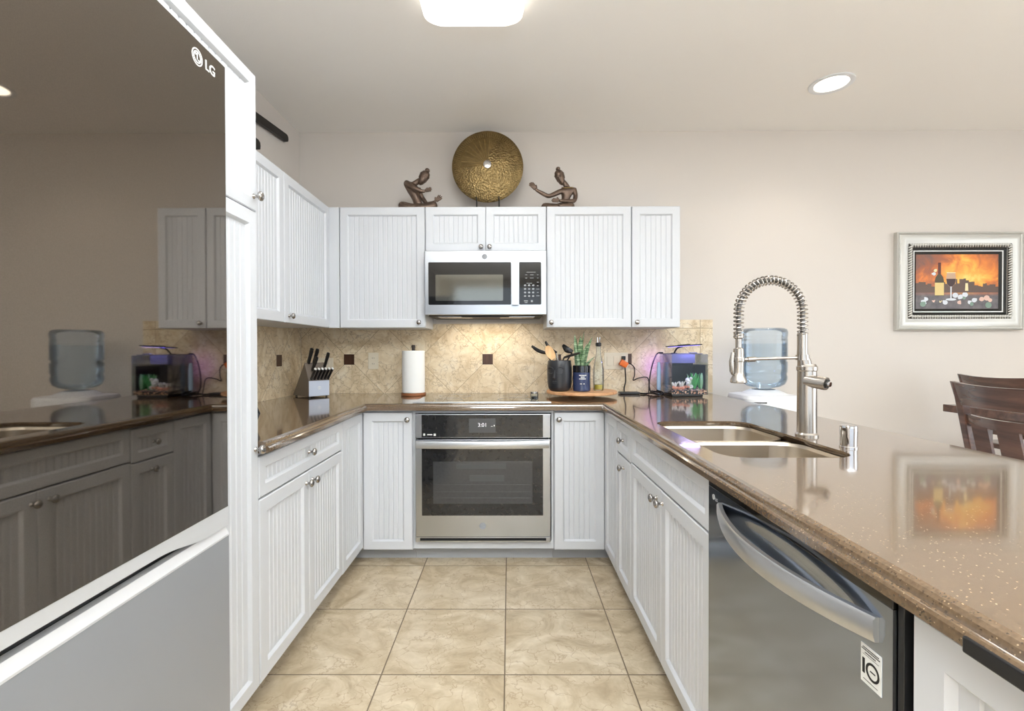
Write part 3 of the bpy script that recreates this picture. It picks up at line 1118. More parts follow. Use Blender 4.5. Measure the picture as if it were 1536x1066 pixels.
m = MB().tube([(LX + 0.058, FY, 1.182), (LX + 0.032, FY, 1.1805)], 0.009, 12).lathe([(0.020, -0.008), (0.0205, -0.006), (0.0205, 0.006), (0.020, 0.008)], (LX, FY, 1.1805), 20).tube([(LX + 0.033, FY, 1.1805), (LX + 0.016, FY, 1.1805)], 0.006, 10)
m.build('docking_clip', 'faucet_nickel', t)
hd = Vector((0.034, -0.056, -0.008))
p0 = Vector((FXX - 0.008, FY - 0.010, 1.108))
m = MB().tube([p0, p0 + hd * 0.35, p0 + hd * 0.9, p0 + hd], [0.0215, 0.0215, 0.0225, 0.0215], 22)
m.build('mixer_valve', 'faucet_nickel', t)
hn = hd.normalized()
m = MB().tube([p0 + hd * 1.0, p0 + hd * 1.0 + hn * 0.004], 0.015, 18)
o = m.build('valve_cap', 'black_metal', t)
m = MB().tube([p0 + hd * 1.0, p0 + hd + hn * 0.012], [0.0095, 0.0085], 16)
m.build('lever_stub', 'chrome', t)

m = MB().lathe([(0.0245, 0.0), (0.0245, 0.004), (0.0225, 0.006), (0.0235, 0.062), (0.0225, 0.067), (0.018, 0.069), (0.0, 0.069)], (1.037, 1.492, CT), 28)
tag(m.build('air_gap_cap', 'chrome'), 'short chrome cylindrical cap standing right of the faucet', 'air gap')

# ------------------------------------------------------------------ dishwasher
DX = 0.526
t = thing('dishwasher', 'dark stainless dishwasher with curved bar handle in the peninsula', 'dishwasher', (DX, 0.98, 0))
MB().box(DX + 0.03, 1.15, 0.658, 1.288, 0.02, 0.872).build('tub_body', 'black_plastic', t, smooth=False)
# door with a scooped pocket behind the handle
mb = MB()
b = mb.b
NY, NZ = 48, 110
y0, y1, z0, z1 = 0.668, 1.286, 0.105, 0.857
gv = []
for i in range(NY + 1):
    row = []
    for j in range(NZ + 1):
        y = y0 + (y1 - y0) * i / NY
        z = z0 + (z1 - z0) * j / NZ
        q = (y - 0.955) / 0.262
        depth = 0.0
        if abs(q) < 1:
            zt_, zb_ = 0.818 + 0.030 * (1 - q * q), 0.790
            f_ = (z - zb_) / (zt_ - zb_)
            if 0 < f_ < 1:
                depth = 0.007 * (1 - q * q) * math.sin(f_ * PI)
        row.append(b.verts.new((DX + depth, y, z)))
    gv.append(row)
for i in range(NY):
    for j in range(NZ):
        b.faces.new((gv[i][j], gv[i + 1][j], gv[i + 1][j + 1], gv[i][j + 1]))
border = [gv[i][0] for i in range(NY + 1)] + [gv[NY][j] for j in range(1, NZ + 1)] + [gv[i][NZ] for i in range(NY - 1, -1, -1)] + [gv[0][j] for j in range(NZ - 1, 0, -1)]
bk = [b.verts.new((DX + 0.03, v.co.y, v.co.z)) for v in border]
for i in range(len(border)):
    b.faces.new((border[i], border[(i + 1) % len(border)], bk[(i + 1) % len(border)], bk[i]))
bmesh.ops.recalc_face_normals(b, faces=b.faces)
d = mb.build('door', 'dw_steel', t, ang=50)
MB().box(DX - 0.0005, DX + 0.03, 0.668, 1.286, 0.8575, 0.8735, 0.001).build('control_strip', 'black_gloss', t)
MB().box(DX + 0.006, DX + 0.0305, 0.6565, 0.667, 0.105, 0.872, 0.001).build('side_gasket', 'black_plastic', t)
# curved handle
rings = []
for i in range(25):
    q = -1 + 2 * i / 24
    y = 0.955 + 0.262 * q
    off = 0.050 * (1 - q * q) + 0.001
    th = 0.013
    hz = 0.018 + 0.003 * (1 - q * q)
    zc = 0.815 - 0.004 * (1 - q * q)
    x = DX - off
    rings.append([(x - th * 0.35, y, zc - hz), (x - th * 0.6, y, zc - hz * 0.4), (x - th * 0.6, y, zc + hz * 0.75), (x - th * 0.3, y, zc + hz), (x + th * 0.4, y, zc + hz), (x + th * 0.55, y, zc + hz * 0.6), (x + th * 0.55, y, zc - hz * 0.8), (x + th * 0.3, y, zc - hz)])
m = MB().loft(rings)
m.build('handle', 'handle_silver', d, ang=40)
# round maker's mark and letters
m = MB()
m.lathe([(0.0068, 0), (0.0068, -0.0006), (0.0056, -0.0006), (0.0056, 0)], (DX - 0.0002, 1.255, 0.836), 24, 'X', cap=False)
m.box(DX - 0.0008, DX, 1.2535, 1.2545, 0.8325, 0.8395).box(DX - 0.0008, DX, 1.2495, 1.2535, 0.8325, 0.8335).ball((DX - 0.0004, 1.2575, 0.8375), 0.0004, 0.0009, 0.0009, 8)
m.build('emblem', 'print_white', d)
text_mesh('logo_lettering', 'LG', 0.011, 'print_grey', d, face_m((DX - 0.0004, 1.2375, 0.8325), '-x'), bold=0.0002)
# warranty sticker
st = MB().box(DX - 0.0008, DX + 0.0002, 0.6875, 0.7275, 0.722, 0.779).build('sticker', 'print_white', d)
text_mesh('sticker_number', '1', 0.030, 'print_black', st, face_m((DX - 0.001, 0.7215, 0.746), '-x'), bold=0.0008)
m = MB()
m.lathe([(0.0132, 0), (0.0132, -0.0005), (0.0098, -0.0005), (0.0098, 0)], (DX - 0.0010, 0.7035, 0.746), 28, 'X', cap=False)
m.build('sticker_ring', 'print_black', st)
m = MB()
for z, a, c in ((0.7745, 0.692, 0.723), (0.7715, 0.690, 0.7255), (0.7675, 0.698, 0.719)):
    yy = a
    while yy < c:
        wd = random.uniform(0.0012, 0.003)
        m.box(DX - 0.0012, DX - 0.0008, yy, min(yy + wd, c), z - 0.0008, z + 0.0008)
        yy += wd + 0.0008
m.box(DX - 0.0012, DX - 0.0008, 0.692, 0.723, 0.7640, 0.7644).box(DX - 0.0012, DX - 0.0008, 0.694, 0.722, 0.7275, 0.7283).box(DX - 0.0012, DX - 0.0008, 0.6985, 0.7085, 0.7450, 0.7468)
m.build('sticker_small_print', 'print_black', st, smooth=False)

# ------------------------------------------------------------------ wall oven
OX0, OX1, OY = -0.530, 0.230, 2.735
t = thing('wall_oven', 'stainless built-in oven with black glass control panel under the cooktop', 'oven', ((OX0 + OX1) / 2, OY, 0.135))
MB().box(OX0 + 0.01, OX1 - 0.01, OY + 0.03, 3.35, 0.135, 0.855).build('body', 'black_plastic', t, smooth=False)
m = MB().box(OX0, OX1, OY, OY + 0.032, 0.722, 0.855, 0.002)
cp = m.build('control_panel', 'steel', t)
MB().box(-0.494, 0.188, OY - 0.003, OY + 0.001, 0.726, 0.853, 0.001).build('control_glass', 'oven_glass', cp)
sc = MB().box(-0.228, -0.078, OY - 0.0042, OY - 0.0028, 0.752, 0.832, 0.0005).build('display', 'screen_grey', cp)
sc['label'] = 'grey display showing the time 3:01'
text_mesh('clock_digits', '3:01', 0.031, 'screen_lit', cp, face_m((-0.152, OY - 0.0048, 0.795), '-y'))
for q in ((-0.104, -0.094, OY - 0.005, OY - 0.0042, 0.787, 0.789), (-0.088, -0.083, OY - 0.005, OY - 0.0042, 0.788, 0.796), (-0.484, -0.474, OY - 0.0045, OY - 0.003, 0.736, 0.748), (-0.462, -0.434, OY - 0.0045, OY - 0.003, 0.739, 0.7445), (-0.426, -0.414, OY - 0.0045, OY - 0.003, 0.735, 0.747)):
    MB().box(*q).build('panel_icon', 'print_white', cp)
m = MB().box(OX0, OX1, OY, OY + 0.032, 0.165, 0.712, 0.002)
dr = m.build('door', 'steel', t)
MB().box(-0.494, 0.188, OY - 0.0025, OY + 0.001, 0.285, 0.664, 0.001).build('door_glass', 'oven_glass', dr)
o = MB().box(-0.430, 0.128, OY - 0.0032, OY - 0.0022, 0.352, 0.590, 0.0005).build('viewing_window', 'oven_window', dr)
# faint embossed raised lettering plates on the window
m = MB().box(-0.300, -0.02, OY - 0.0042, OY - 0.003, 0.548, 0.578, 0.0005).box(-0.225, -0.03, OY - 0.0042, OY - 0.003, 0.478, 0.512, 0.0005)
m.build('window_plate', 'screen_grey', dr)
m = MB()
for z in (0.385, 0.42, 0.46):
    m.tube([(-0.42, OY - 0.0035, z), (0.12, OY - 0.0035, z)], 0.0009, 6)
m.build('oven_rack', 'screen_grey', dr)
# broad flat handle bowing out a little
rings = []
for i in range(21):
    q = -1 + 2 * i / 20
    x = -0.15 + 0.372 * q
    y = OY - 0.020 - 0.016 * (1 - q * q)
    rings.append([(x, y - 0.006, 0.668), (x, y - 0.009, 0.675), (x, y - 0.009, 0.702), (x, y - 0.006, 0.709), (x, y + 0.006, 0.709), (x, y + 0.006, 0.668)])
m = MB().loft(rings)
m.box(-0.52, -0.49, OY - 0.022, OY, 0.672, 0.705).box(0.19, 0.22, OY - 0.022, OY, 0.672, 0.705)
m.build('handle', 'handle_silver', dr)


def round_emblem(parent, x, y, z, r):
    m = MB()
    m.lathe([(r, 0), (r, -0.0012), (r * 0.86, -0.0012), (r * 0.86, -0.0004), (0, -0.0004)], (x, y, z), 28, 'Y')
    for k in range(4):
        a = PI / 4 + k * PI / 2
        m.tube([(x + r * 0.25 * math.cos(a), y - 0.0009, z + r * 0.25 * math.sin(a)), (x + r * 0.55 * math.cos(a + 0.5), y - 0.0009, z + r * 0.55 * math.sin(a + 0.5)), (x + r * 0.7 * math.cos(a + 0.1), y - 0.0009, z + r * 0.7 * math.sin(a + 0.1))], r * 0.07, 6)
    return m.build('emblem', 'print_grey', parent)


round_emblem(dr, -0.152, OY - 0.0005, 0.226, 0.0185)
m = MB().box(OX0, OX1, OY + 0.002, OY + 0.032, 0.135, 0.163, 0.001)
vt = m.build('vent_trim', 'steel', t)
MB().box(-0.505, 0.205, OY - 0.001, OY + 0.003, 0.143, 0.156).build('vent_slot', 'dark_gap', vt)

# ------------------------------------------------------------------ microwave
MX0, MX1, MY = -0.524, 0.230, 3.020
t = thing('microwave', 'stainless over-the-range microwave with black door and keypad', 'microwave', ((MX0 + MX1) / 2, 3.2, 1.434))
m = MB().box(MX0, MX1, MY + 0.03, 3.405, 1.446, 1.838, 0.002)
m.build('body', 'steel', t)
m = MB().box(MX0, MX1, MY, MY + 0.03, 1.434, 1.832, 0.004)
fp = m.build('front_panel', 'steel', t)
m = MB().prism([(p[0], p[1]) for p in [(x, z) for x, z in rrect(-0.500, 0.012, 1.497, 1.759, 0.006, 3)]], 1, MY - 0.006, MY + 0.002)
dg = m.build('door', 'black_gloss', t)
m = MB().prism(rrect(-0.455, -0.038, 1.521, 1.682, 0.006, 3), 1, MY - 0.0072, MY - 0.0055)
o = m.build('viewing_window', 'micro_window', dg)
m = MB().prism(rrect(0.062, 0.198, 1.497, 1.759, 0.006, 3), 1, MY - 0.006, MY + 0.002)
kp = m.build('control_panel', 'black_gloss', t)
m = MB().prism(rrect(0.016, 0.058, 1.494, 1.762, 0.004, 3), 1, MY - 0.034, MY - 0.022)
m.box(0.024, 0.050, MY - 0.024, MY, 1.50, 1.53).box(0.024, 0.050, MY - 0.024, MY, 1.726, 1.756)
m.build('handle', 'handle_silver', t)
round_emblem(fp, -0.152, MY - 0.0005, 1.794, 0.017)
m = MB()
yy = MY - 0.0068
kx = [0.098, 0.123, 0.148]
for r_, z in enumerate((1.615, 1.593, 1.571, 1.549)):
    for c_, x in enumerate(kx):
        MB().lathe([(0.0072, 0), (0.0072, -0.0006), (0, -0.0006)], (x, yy + 0.0008, z), 12, 'Y', squash=(1, 0.8)).build('number_button', 'print_grey', kp)
for x, z, wd in ((0.105, 1.680, 0.014), (0.140, 1.680, 0.020), (0.177, 1.680, 0.010), (0.105, 1.660, 0.013), (0.140, 1.660, 0.022), (0.177, 1.660, 0.009), (0.177, 1.634, 0.012), (0.177, 1.612, 0.011), (0.177, 1.592, 0.020), (0.177, 1.571, 0.010), (0.177, 1.550, 0.020), (0.124, 1.628, 0.034), (0.135, 1.696, 0.056)):
    xx = x - wd / 2
    m = MB()
    while xx < x + wd / 2:
        ww = random.uniform(0.002, 0.005)
        m.box(xx, min(xx + ww, x + wd / 2), yy, yy + 0.0012, z - 0.0018, z + 0.0018)
        xx += ww + 0.001
    m.build('button_lettering', 'print_grey', kp, smooth=False)
for q in ((0.091, 0.116, 1.516, 1.522), (0.094, 0.113, 1.506, 1.511), (0.134, 0.146, 1.512, 1.524)):
    MB().box(q[0], q[1], yy, yy + 0.0012, q[2], q[3]).build('button_lettering', 'print_grey', kp, smooth=False)
m = MB().box(MX0 + 0.02, MX1 - 0.02, MY + 0.035, 3.38, 1.428, 1.4465, 0.002)
ub = m.build('underside', 'black_metal', t)
MB().box(-0.45, -0.24, 3.08, 3.22, 1.4245, 1.429).build('grease_filter', 'steel', ub)
MB().box(-0.06, 0.16, 3.08, 3.22, 1.4245, 1.429).build('grease_filter', 'steel', ub)
MB().box(-0.30, 0.0, MY + 0.04, 3.07, 1.421, 1.429, 0.002).build('vent_lip', 'black_plastic', ub)

d = bpy.data.lights.new('under_microwave_fill', 'AREA')  # added warm fill to brighten the backsplash, not a lamp of the microwave
d.shape = 'RECTANGLE'
d.size, d.size_y, d.energy, d.color = 0.50, 0.08, 1.5, (1.0, 0.88, 0.70)
o = bpy.data.objects.new('under_microwave_fill', d)
C.objects.link(o)
o.location = (-0.15, 3.25, 1.415)

# ------------------------------------------------------------------ cooktop
t = thing('cooktop', 'black glass cooktop set flush in the counter above the oven', 'cooktop', (-0.155, 3.0, CT))
MB().box(-0.545, 0.235, 2.765, 3.28, CT, CT + 0.006, 0.001).build('glass_top', 'black_gloss', t)
MB().box(-0.547, 0.237, 2.758, 2.7655, CT, CT + 0.0075, 0.001).build('front_trim', 'silver_trim', t)
for x, y, r in ((-0.36, 2.90, 0.08), (-0.35, 3.14, 0.10), (0.03, 2.90, 0.10), (0.04, 3.14, 0.08)):
    MB().lathe([(r, 0), (r, 0.0004), (r - 0.0025, 0.0004), (r - 0.0025, 0)], (x, y, CT + 0.0061), 40, cap=False).build('burner_ring', 'print_grey', t)
# small glass jar standing at the cooktop's right
t = thing('glass_jar', 'small clear glass jar on the right end of the cooktop', 'jar', (0.146, 2.86, CT + 0.006))
MB().lathe([(0.020, 0), (0.024, 0.004), (0.024, 0.036), (0.021, 0.040), (0.019, 0.040), (0.022, 0.036), (0.022, 0.006), (0, 0.005)], (0.146, 2.86, CT + 0.0062), 24).build('glass_body', 'glass', t)
MB().lathe([(0.022, 0), (0.023, 0.002), (0.023, 0.010), (0.0, 0.011)], (0.146, 2.86, CT + 0.047), 24).build('lid', 'chrome', t)
MB().lathe([(0.021, 0), (0.021, 0.016), (0.0, 0.017)], (0.146, 2.86, CT + 0.0125), 20).build('contents', 'print_black', t)

# ------------------------------------------------------------------ refrigerator
RX = -0.575
FY0, FY1 = 0.080, 0.992
t = thing('refrigerator', 'large refrigerator with dark mirror glass doors and grey freezer drawer', 'refrigerator', (-1.0, 0.53, 0))
MB().box(-1.455, RX - 0.062, FY0 + 0.004, FY1 - 0.004, 0.03, 1.775, 0.003).build('body', 'fridge_drawer', t)
MB().box(-1.40, RX - 0.10, FY0 + 0.02, FY1 - 0.02, 0.0, 0.03).build('plinth', 'black_plastic', t)


def fdoor(y0, y1):
    m = MB().box(RX - 0.058, RX - 0.002, y0, y1, 0.905, 1.790, 0.004)
    d = m.build('door', 'silver_trim', t)
    MB().box(RX - 0.004, RX, y0 + 0.002, y1 - 0.0015, 0.898, 1.789, 0.0006).build('glass_panel', 'fridge_glass', d)
    # bevelled silver grip along the bottom of the door
    lo_ = [(y0 + 0.001, 0.876), (y1 - 0.20, 0.876)] + [(y1 - 0.20 + 0.14 * q / 8, 0.876 - 0.0165 * (0.5 - 0.5 * math.cos(PI * q / 8))) for q in range(1, 9)] + [(y1 - 0.001, 0.8595)]
    m = MB().prism(lo_ + [(y1 - 0.001, 0.8975), (y0 + 0.001, 0.8975)], 0, RX - 0.050, RX - 0.0008)
    m.build('grip_strip', 'grip_silver', d, smooth=False)
    return d


d2 = fdoor(0.538, FY1)
fdoor(FY0, 0.534)
# freezer drawer, top edge chamfered into a pull with a dark pocket behind it
m = MB().prism([(RX - 0.056, 0.10), (RX, 0.10), (RX, 0.838), (RX - 0.056, 0.838)], 1, FY0, FY1)
fz = m.build('freezer_drawer', 'fridge_drawer', t, smooth=False)
m = MB().prism([(RX - 0.022, 0.8385), (RX + 0.0005, 0.8385), (RX + 0.0005, 0.842), (RX - 0.008, 0.858), (RX - 0.022, 0.858)], 1, FY0, FY1)
m.build('drawer_pull', 'grip_silver', fz, smooth=False)
MB().box(RX - 0.056, RX - 0.024, FY0 + 0.03, FY1 - 0.03, 0.8382, 0.8388).build('pull_recess', 'dark_gap', fz, smooth=False)
# logo: round face mark and the two letters
LY, LZ = 0.902, 1.757
m = MB()
m.lathe([(0.0155, 0), (0.0155, 0.0006), (0.0132, 0.0006), (0.0132, 0)], (RX, LY, LZ), 32, 'X', cap=False)
m.lathe([(0.0110, 0), (0.0110, 0.0006), (0.0086, 0.0006), (0.0086, 0)], (RX, LY, LZ), 32, 'X', cap=False)
m.box(RX, RX + 0.0006, LY - 0.0012, LY + 0.0012, LZ - 0.006, LZ + 0.008).box(RX, RX + 0.0006, LY - 0.001, LY + 0.006, LZ - 0.006, LZ - 0.0035)
m.lathe([(0.0022, 0), (0.0022, 0.0006), (0, 0.0006)], (RX, LY - 0.0045, LZ + 0.004), 12, 'X')
m.build('emblem', 'print_white', d2)
text_mesh('logo_lettering', 'LG', 0.026, 'print_white', d2, face_m((RX + 0.0005, LY + 0.0385, LZ - 0.0005), '+x'), bold=0.0004)

# ------------------------------------------------------------------ ceiling lamps
t = thing('ceiling_light', 'square white glowing flush-mount ceiling light', 'ceiling light', (-0.155, 1.95, ZC))
m = MB()
rg = []
for ins, z in ((0.02, ZC - 0.0005), (0.004, ZC - 0.012), (0.0, ZC - 0.035), (0.006, ZC - 0.062), (0.022, ZC - 0.077), (0.05, ZC - 0.080)):
    rg.append([(x, y, z) for x, y in rrect(-0.155 - 0.222 + ins, -0.155 + 0.222 - ins, 1.73 + ins, 2.215 - ins, 0.07, 6)])
m.loft(rg)
m.build('diffuser', 'lamp_white', t)


def downlight(x, y, label):
    t = thing('recessed_downlight', label, 'ceiling light', (x, y, ZC))
    MB().lathe([(0.115, -0.0005), (0.115, -0.006), (0.108, -0.009), (0.088, -0.006), (0.084, -0.0005)], (x, y, ZC), 40, cap=False).build('trim_ring', 'white_plastic', t)
    MB().lathe([(0.086, -0.001), (0.086, -0.003), (0.0, -0.003)], (x, y, ZC), 32).build('lens', 'downlight_glow', t)
    d = bpy.data.lights.new('downlight_lamp', 'SPOT')
    d.energy = 9
    d.spot_size = R(130)
    d.spot_blend = 0.6
    d.shadow_soft_size = 0.07
    d.color = (1.0, 0.93, 0.84)
    o = bpy.data.objects.new('downlight_lamp', d)
    C.objects.link(o)
    o.location = (x, y, ZC - 0.02)
    return t


downlight(1.85, 2.815, 'round recessed ceiling downlight over the dining side')

# ------------------------------------------------------------------ brass gong and figurines on top of the cabinets
ZT = UZ1
GC = Vector((-0.142, 3.235, 2.437))
t = thing('gong_display', 'round hammered brass disc on a thin black stand above the microwave cabinet', 'decorative disc', (GC.x, GC.y, ZT))
RG = 0.238
prof = [(0.0, 0.0), (0.03, -0.001), (0.07, -0.004), (0.12, -0.011), (0.17, -0.021), (0.21, -0.032), (0.232, -0.040), (RG, -0.044), (RG, -0.046), (0.225, -0.043), (0.17, -0.027), (0.10, -0.013), (0.0, -0.006)]
m = MB().lathe([(r, -0.046 - h) for r, h in prof], (GC.x, GC.y + 0.025, GC.z), 72, 'Y', cap=False)
dsc = m.build('disc', 'brass', t, ang=50)


def dome_y(r):
    for i in range(7):
        if prof[i][0] <= r <= prof[i + 1][0]:
            f_ = (r - prof[i][0]) / (prof[i + 1][0] - prof[i][0])
            return GC.y + 0.025 - 0.046 - (prof[i][1] + f_ * (prof[i + 1][1] - prof[i][1]))
    return GC.y


m = MB()
for k in range(9):
    a = R(84 + k * 12.5)
    m.tube([(GC.x + r * math.cos(a), dome_y(r) - 0.001, GC.z + r * math.sin(a)) for r in (0.03, 0.07, 0.11, 0.15, 0.175)], [0.002, 0.0034, 0.0044, 0.005, 0.0034], 6)
for k in range(96):
    a = 2 * PI * k / 96
    m.tube([(GC.x + r * math.cos(a), dome_y(r) - 0.0005, GC.z + r * math.sin(a)) for r in (0.188, 0.222)], 0.0014, 5)
m.build('chased_ridges', 'brass_ridge', dsc)
m = MB().lathe([(0.026, 0.0), (0.026, -0.006), (0.020, -0.007), (0.019, -0.002), (0, -0.003)], (GC.x, GC.y - 0.020, GC.z), 28, 'Y')
m.build('centre_boss', 'nickel', dsc)
m = MB()
for x in (-0.215, -0.066):
    m.tube([(x, GC.y + 0.02, ZT + 0.004), (x, GC.y + 0.02, ZT + 0.16)], 0.0045, 8)
    m.tube([(x, GC.y + 0.02, ZT + 0.10), (x, GC.y - 0.03, ZT + 0.085), (x, GC.y - 0.035, ZT + 0.10)], 0.0035, 8)
m.box(-0.235, -0.046, GC.y - 0.01, GC.y + 0.06, ZT + 0.0005, ZT + 0.006, 0.002)
m.build('stand', 'black_metal', t)


def skin_mesh(name, chains, parent, mat, levels=2):
    """chains: list of (list of (x, y, z, r), [extra edges]); every chain is its own skin island unless it starts at a named index"""
    vs, es, rr, roots = [], [], [], []
    for ch in chains:
        base = len(vs)
        start = ch.get('from')
        pts = ch['pts']
        if start is None:
            roots.append(base)
        for i, p in enumerate(pts):
            vs.append(p[:3])
            rr.append(p[3])
            if i == 0:
                if start is not None:
                    es.append((start, base))
            else:
                es.append((base + i - 1, base + i))
        ch['base'] = base
    me = bpy.data.meshes.new(name)
    me.from_pydata(vs, es, [])
    o = bpy.data.objects.new(name, me)
    C.objects.link(o)
    o.parent = parent
    md = o.modifiers.new('skin', 'SKIN')
    md.use_smooth_shade = True
    sk = me.skin_vertices[0].data if me.skin_vertices else None
    if sk is None:
        bm = bmesh.new()
        bm.from_mesh(me)
        bm.verts.layers.skin.verify()
        bm.to_mesh(me)
        bm.free()
        sk = me.skin_vertices[0].data
    for i, r in enumerate(rr):
        sk[i].radius = (r * 1.42, r * 1.42)
        sk[i].use_root = i in roots
    sb = o.modifiers.new('subdivision', 'SUBSURF')
    sb.levels = levels
    sb.render_levels = levels
    # bake to a plain mesh
    dgr = bpy.context.evaluated_depsgraph_get()
    me2 = bpy.data.meshes.new_from_object(o.evaluated_get(dgr))
    o.modifiers.clear()
    o.data = me2
    bpy.data.meshes.remove(me)
    me2.name = name
    me2.materials.clear()
    me2.materials.append(MATS[mat])
    for p in me2.polygons:
        p.use_smooth = True
    return o


def hand(wr, direction, up, s=1.0, spread=0.35, curl=0.0):
    """finger chains rooted inside the palm: four unequal fingers and a thumb"""
    d = Vector(direction).normalized()
    u = Vector(up).normalized()
    w_ = d.cross(u).normalized()
    wr = Vector(wr)
    out = []
    for k, (off, ln) in enumerate(((-1.0, 0.020), (-0.35, 0.024), (0.35, 0.023), (1.0, 0.018))):
        a = wr + d * 0.004 * s + u * off * 0.0035 * s
        dd = (d + u * off * spread * 0.5).normalized()
        c1 = a + dd * 0.012 * s
        c2 = c1 + (dd + w_ * curl).normalized() * ln * 0.5 * s
        c3 = c2 + (dd + w_ * curl * 2).normalized() * ln * 0.5 * s
        out.append({'pts': [(*a, 0.0035 * s), (*c1, 0.0030 * s), (*c2, 0.0025 * s), (*c3, 0.0018 * s)]})
    a = wr + d * 0.003 * s
    td = (d * 0.5 + u * 0.9 + w_ * 0.2).normalized()
    out.append({'pts': [(*a, 0.0035 * s), (*(a + td * 0.010 * s), 0.0028 * s), (*(a + td * 0.017 * s + d * 0.004 * s), 0.002 * s)]})
    return out


def figurine(name, label, cx, cy, body, head, arms, legs, hands, hair, extra=None):
    t = thing(name, label, 'figurine', (cx, cy, ZT))
    chains = [{'pts': body}]
    o = None
    # body: pelvis -> chest -> neck -> head
    for a_from, pts in arms + legs:
        chains.append({'pts': pts, 'from': a_from})
    for h_ in hands:
        chains += hand(*h_)
    skin_mesh('body', chains, t, 'bronze')
    # head: egg with brow, nose, lips, eyes, ears
    hc, dirf, upv, hs = head
    f = Vector(dirf).normalized()
    u = Vector(upv).normalized()
    f = (f - u * f.dot(u)).normalized()
    sd = u.cross(f).normalized()
    hc = Vector(hc)
    M = Matrix(((sd.x, f.x, u.x, hc.x), (sd.y, f.y, u.y, hc.y), (sd.z, f.z, u.z, hc.z), (0, 0, 0, 1)))
    m = MB()
    m.lathe([(0.0, -0.034), (0.007, -0.033), (0.013, -0.026), (0.018, -0.012), (0.0205, 0.004), (0.020, 0.018), (0.015, 0.029), (0.007, 0.035), (0.0, 0.036)], (0, 0, 0), 20, squash=(0.92, 1.1))
    m.ball((0, 0.0215, -0.004), 0.003, 0.0045, 0.008, 8)
    m.ball((0, 0.0205, -0.0165), 0.006, 0.003, 0.002, 8).ball((0, 0.0195, -0.0200), 0.005, 0.003, 0.002, 8)
    for s_ in (-1, 1):
        m.ball((s_ * 0.008, 0.0195, 0.002), 0.005, 0.0028, 0.0024, 8)
        m.ball((s_ * 0.0085, 0.0200, 0.0075), 0.006, 0.0025, 0.0012, 8)
        m.ball((s_ * 0.0185, -0.002, -0.002), 0.003, 0.005, 0.009, 8)
    m.xf(M @ Matrix.Scale(hs, 4))
    m.build('head', 'bronze', t, world=False, ang=70)
    m = MB()
    m.lathe([(0.0, 0.040), (0.010, 0.038), (0.018, 0.031), (0.0225, 0.018), (0.0225, 0.006), (0.021, -0.004)], (0, -0.003, 0.0), 20, squash=(0.97, 1.12), cap=False)
    m.lathe([(0.0235, 0.010), (0.0245, 0.013), (0.0235, 0.016)], (0, -0.003, 0.003), 20, squash=(0.97, 1.1), cap=False)
    m.ball((hair[0], hair[1], hair[2]), hair[3], hair[3] * 0.9, hair[3] * 0.85, 12)
    m.xf(M @ Matrix.Scale(hs, 4))
    m.build('hair_bun', 'bronze', t, world=False, ang=70)
    if extra:
        extra(t)
    return t


u_ = 0.000331


def Q(zx, zy, y, r, x0, zb):
    return ((zx - x0) * u_, y, (zb - zy) * u_, r)


# left figure, leaning to the left with both hands out to the right
A = lambda zx, zy, y, r: Q(zx, zy, y, r, 480, 992)
body = [A(500, 930, 0.01, 0.026), A(470, 850, 0.008, 0.024), A(440, 740, 0.004, 0.020), A(390, 620, 0.0, 0.024), A(340, 510, 0.0, 0.027), A(375, 440, 0.0, 0.016), A(440, 390, 0.0, 0.0125), A(505, 350, -0.002, 0.012), A(560, 325, -0.004, 0.012)]
arms = [(4, [A(250, 425, -0.018, 0.016), A(330, 500, -0.045, 0.0125), A(440, 580, -0.062, 0.0105), A(560, 625, -0.060, 0.009), A(610, 630, -0.058, 0.0075), A(645, 612, -0.058, 0.007)]),
        (4, [A(430, 520, 0.032, 0.015), A(540, 680, 0.038, 0.0115), A(620, 795, 0.030, 0.010), A(720, 800, 0.01, 0.009), A(790, 785, 0.0, 0.0075), A(825, 760, 0.0, 0.0075)])]
legs = [(0, [A(380, 935, -0.035, 0.021), A(180, 905, -0.055, 0.023), A(160, 920, -0.060, 0.020), A(260, 950, -0.075, 0.015), A(400, 955, -0.085, 0.011), A(470, 960, -0.088, 0.008)]),
        (0, [A(640, 920, -0.02, 0.024), A(790, 895, -0.035, 0.025), A(820, 905, -0.042, 0.022), A(700, 945, -0.06, 0.015), A(560, 955, -0.072, 0.012), A(490, 965, -0.078, 0.008)])]
hn1 = A(630, 620, -0.058, 0)[:3]
hn2 = A(805, 775, 0.0, 0)[:3]
figurine('bronze_figurine', 'bronze seated figure left of the brass disc, leaning with both hands held forward', -0.594, 3.215, body,
         (A(575, 325, -0.008, 0)[:3], (0.55, -0.75, -0.35), (0.50, 0.1, 0.86), 1.42), arms, legs,
         [(hn1, (0.9, -0.05, 0.25), (0.15, 0.1, 0.95), 1.25, 0.5, 0.1), (hn2, (0.72, -0.1, 0.62), (-0.6, 0.1, 0.75), 1.45, 0.5, 0.0)], (0.0, -0.008, 0.045, 0.012))

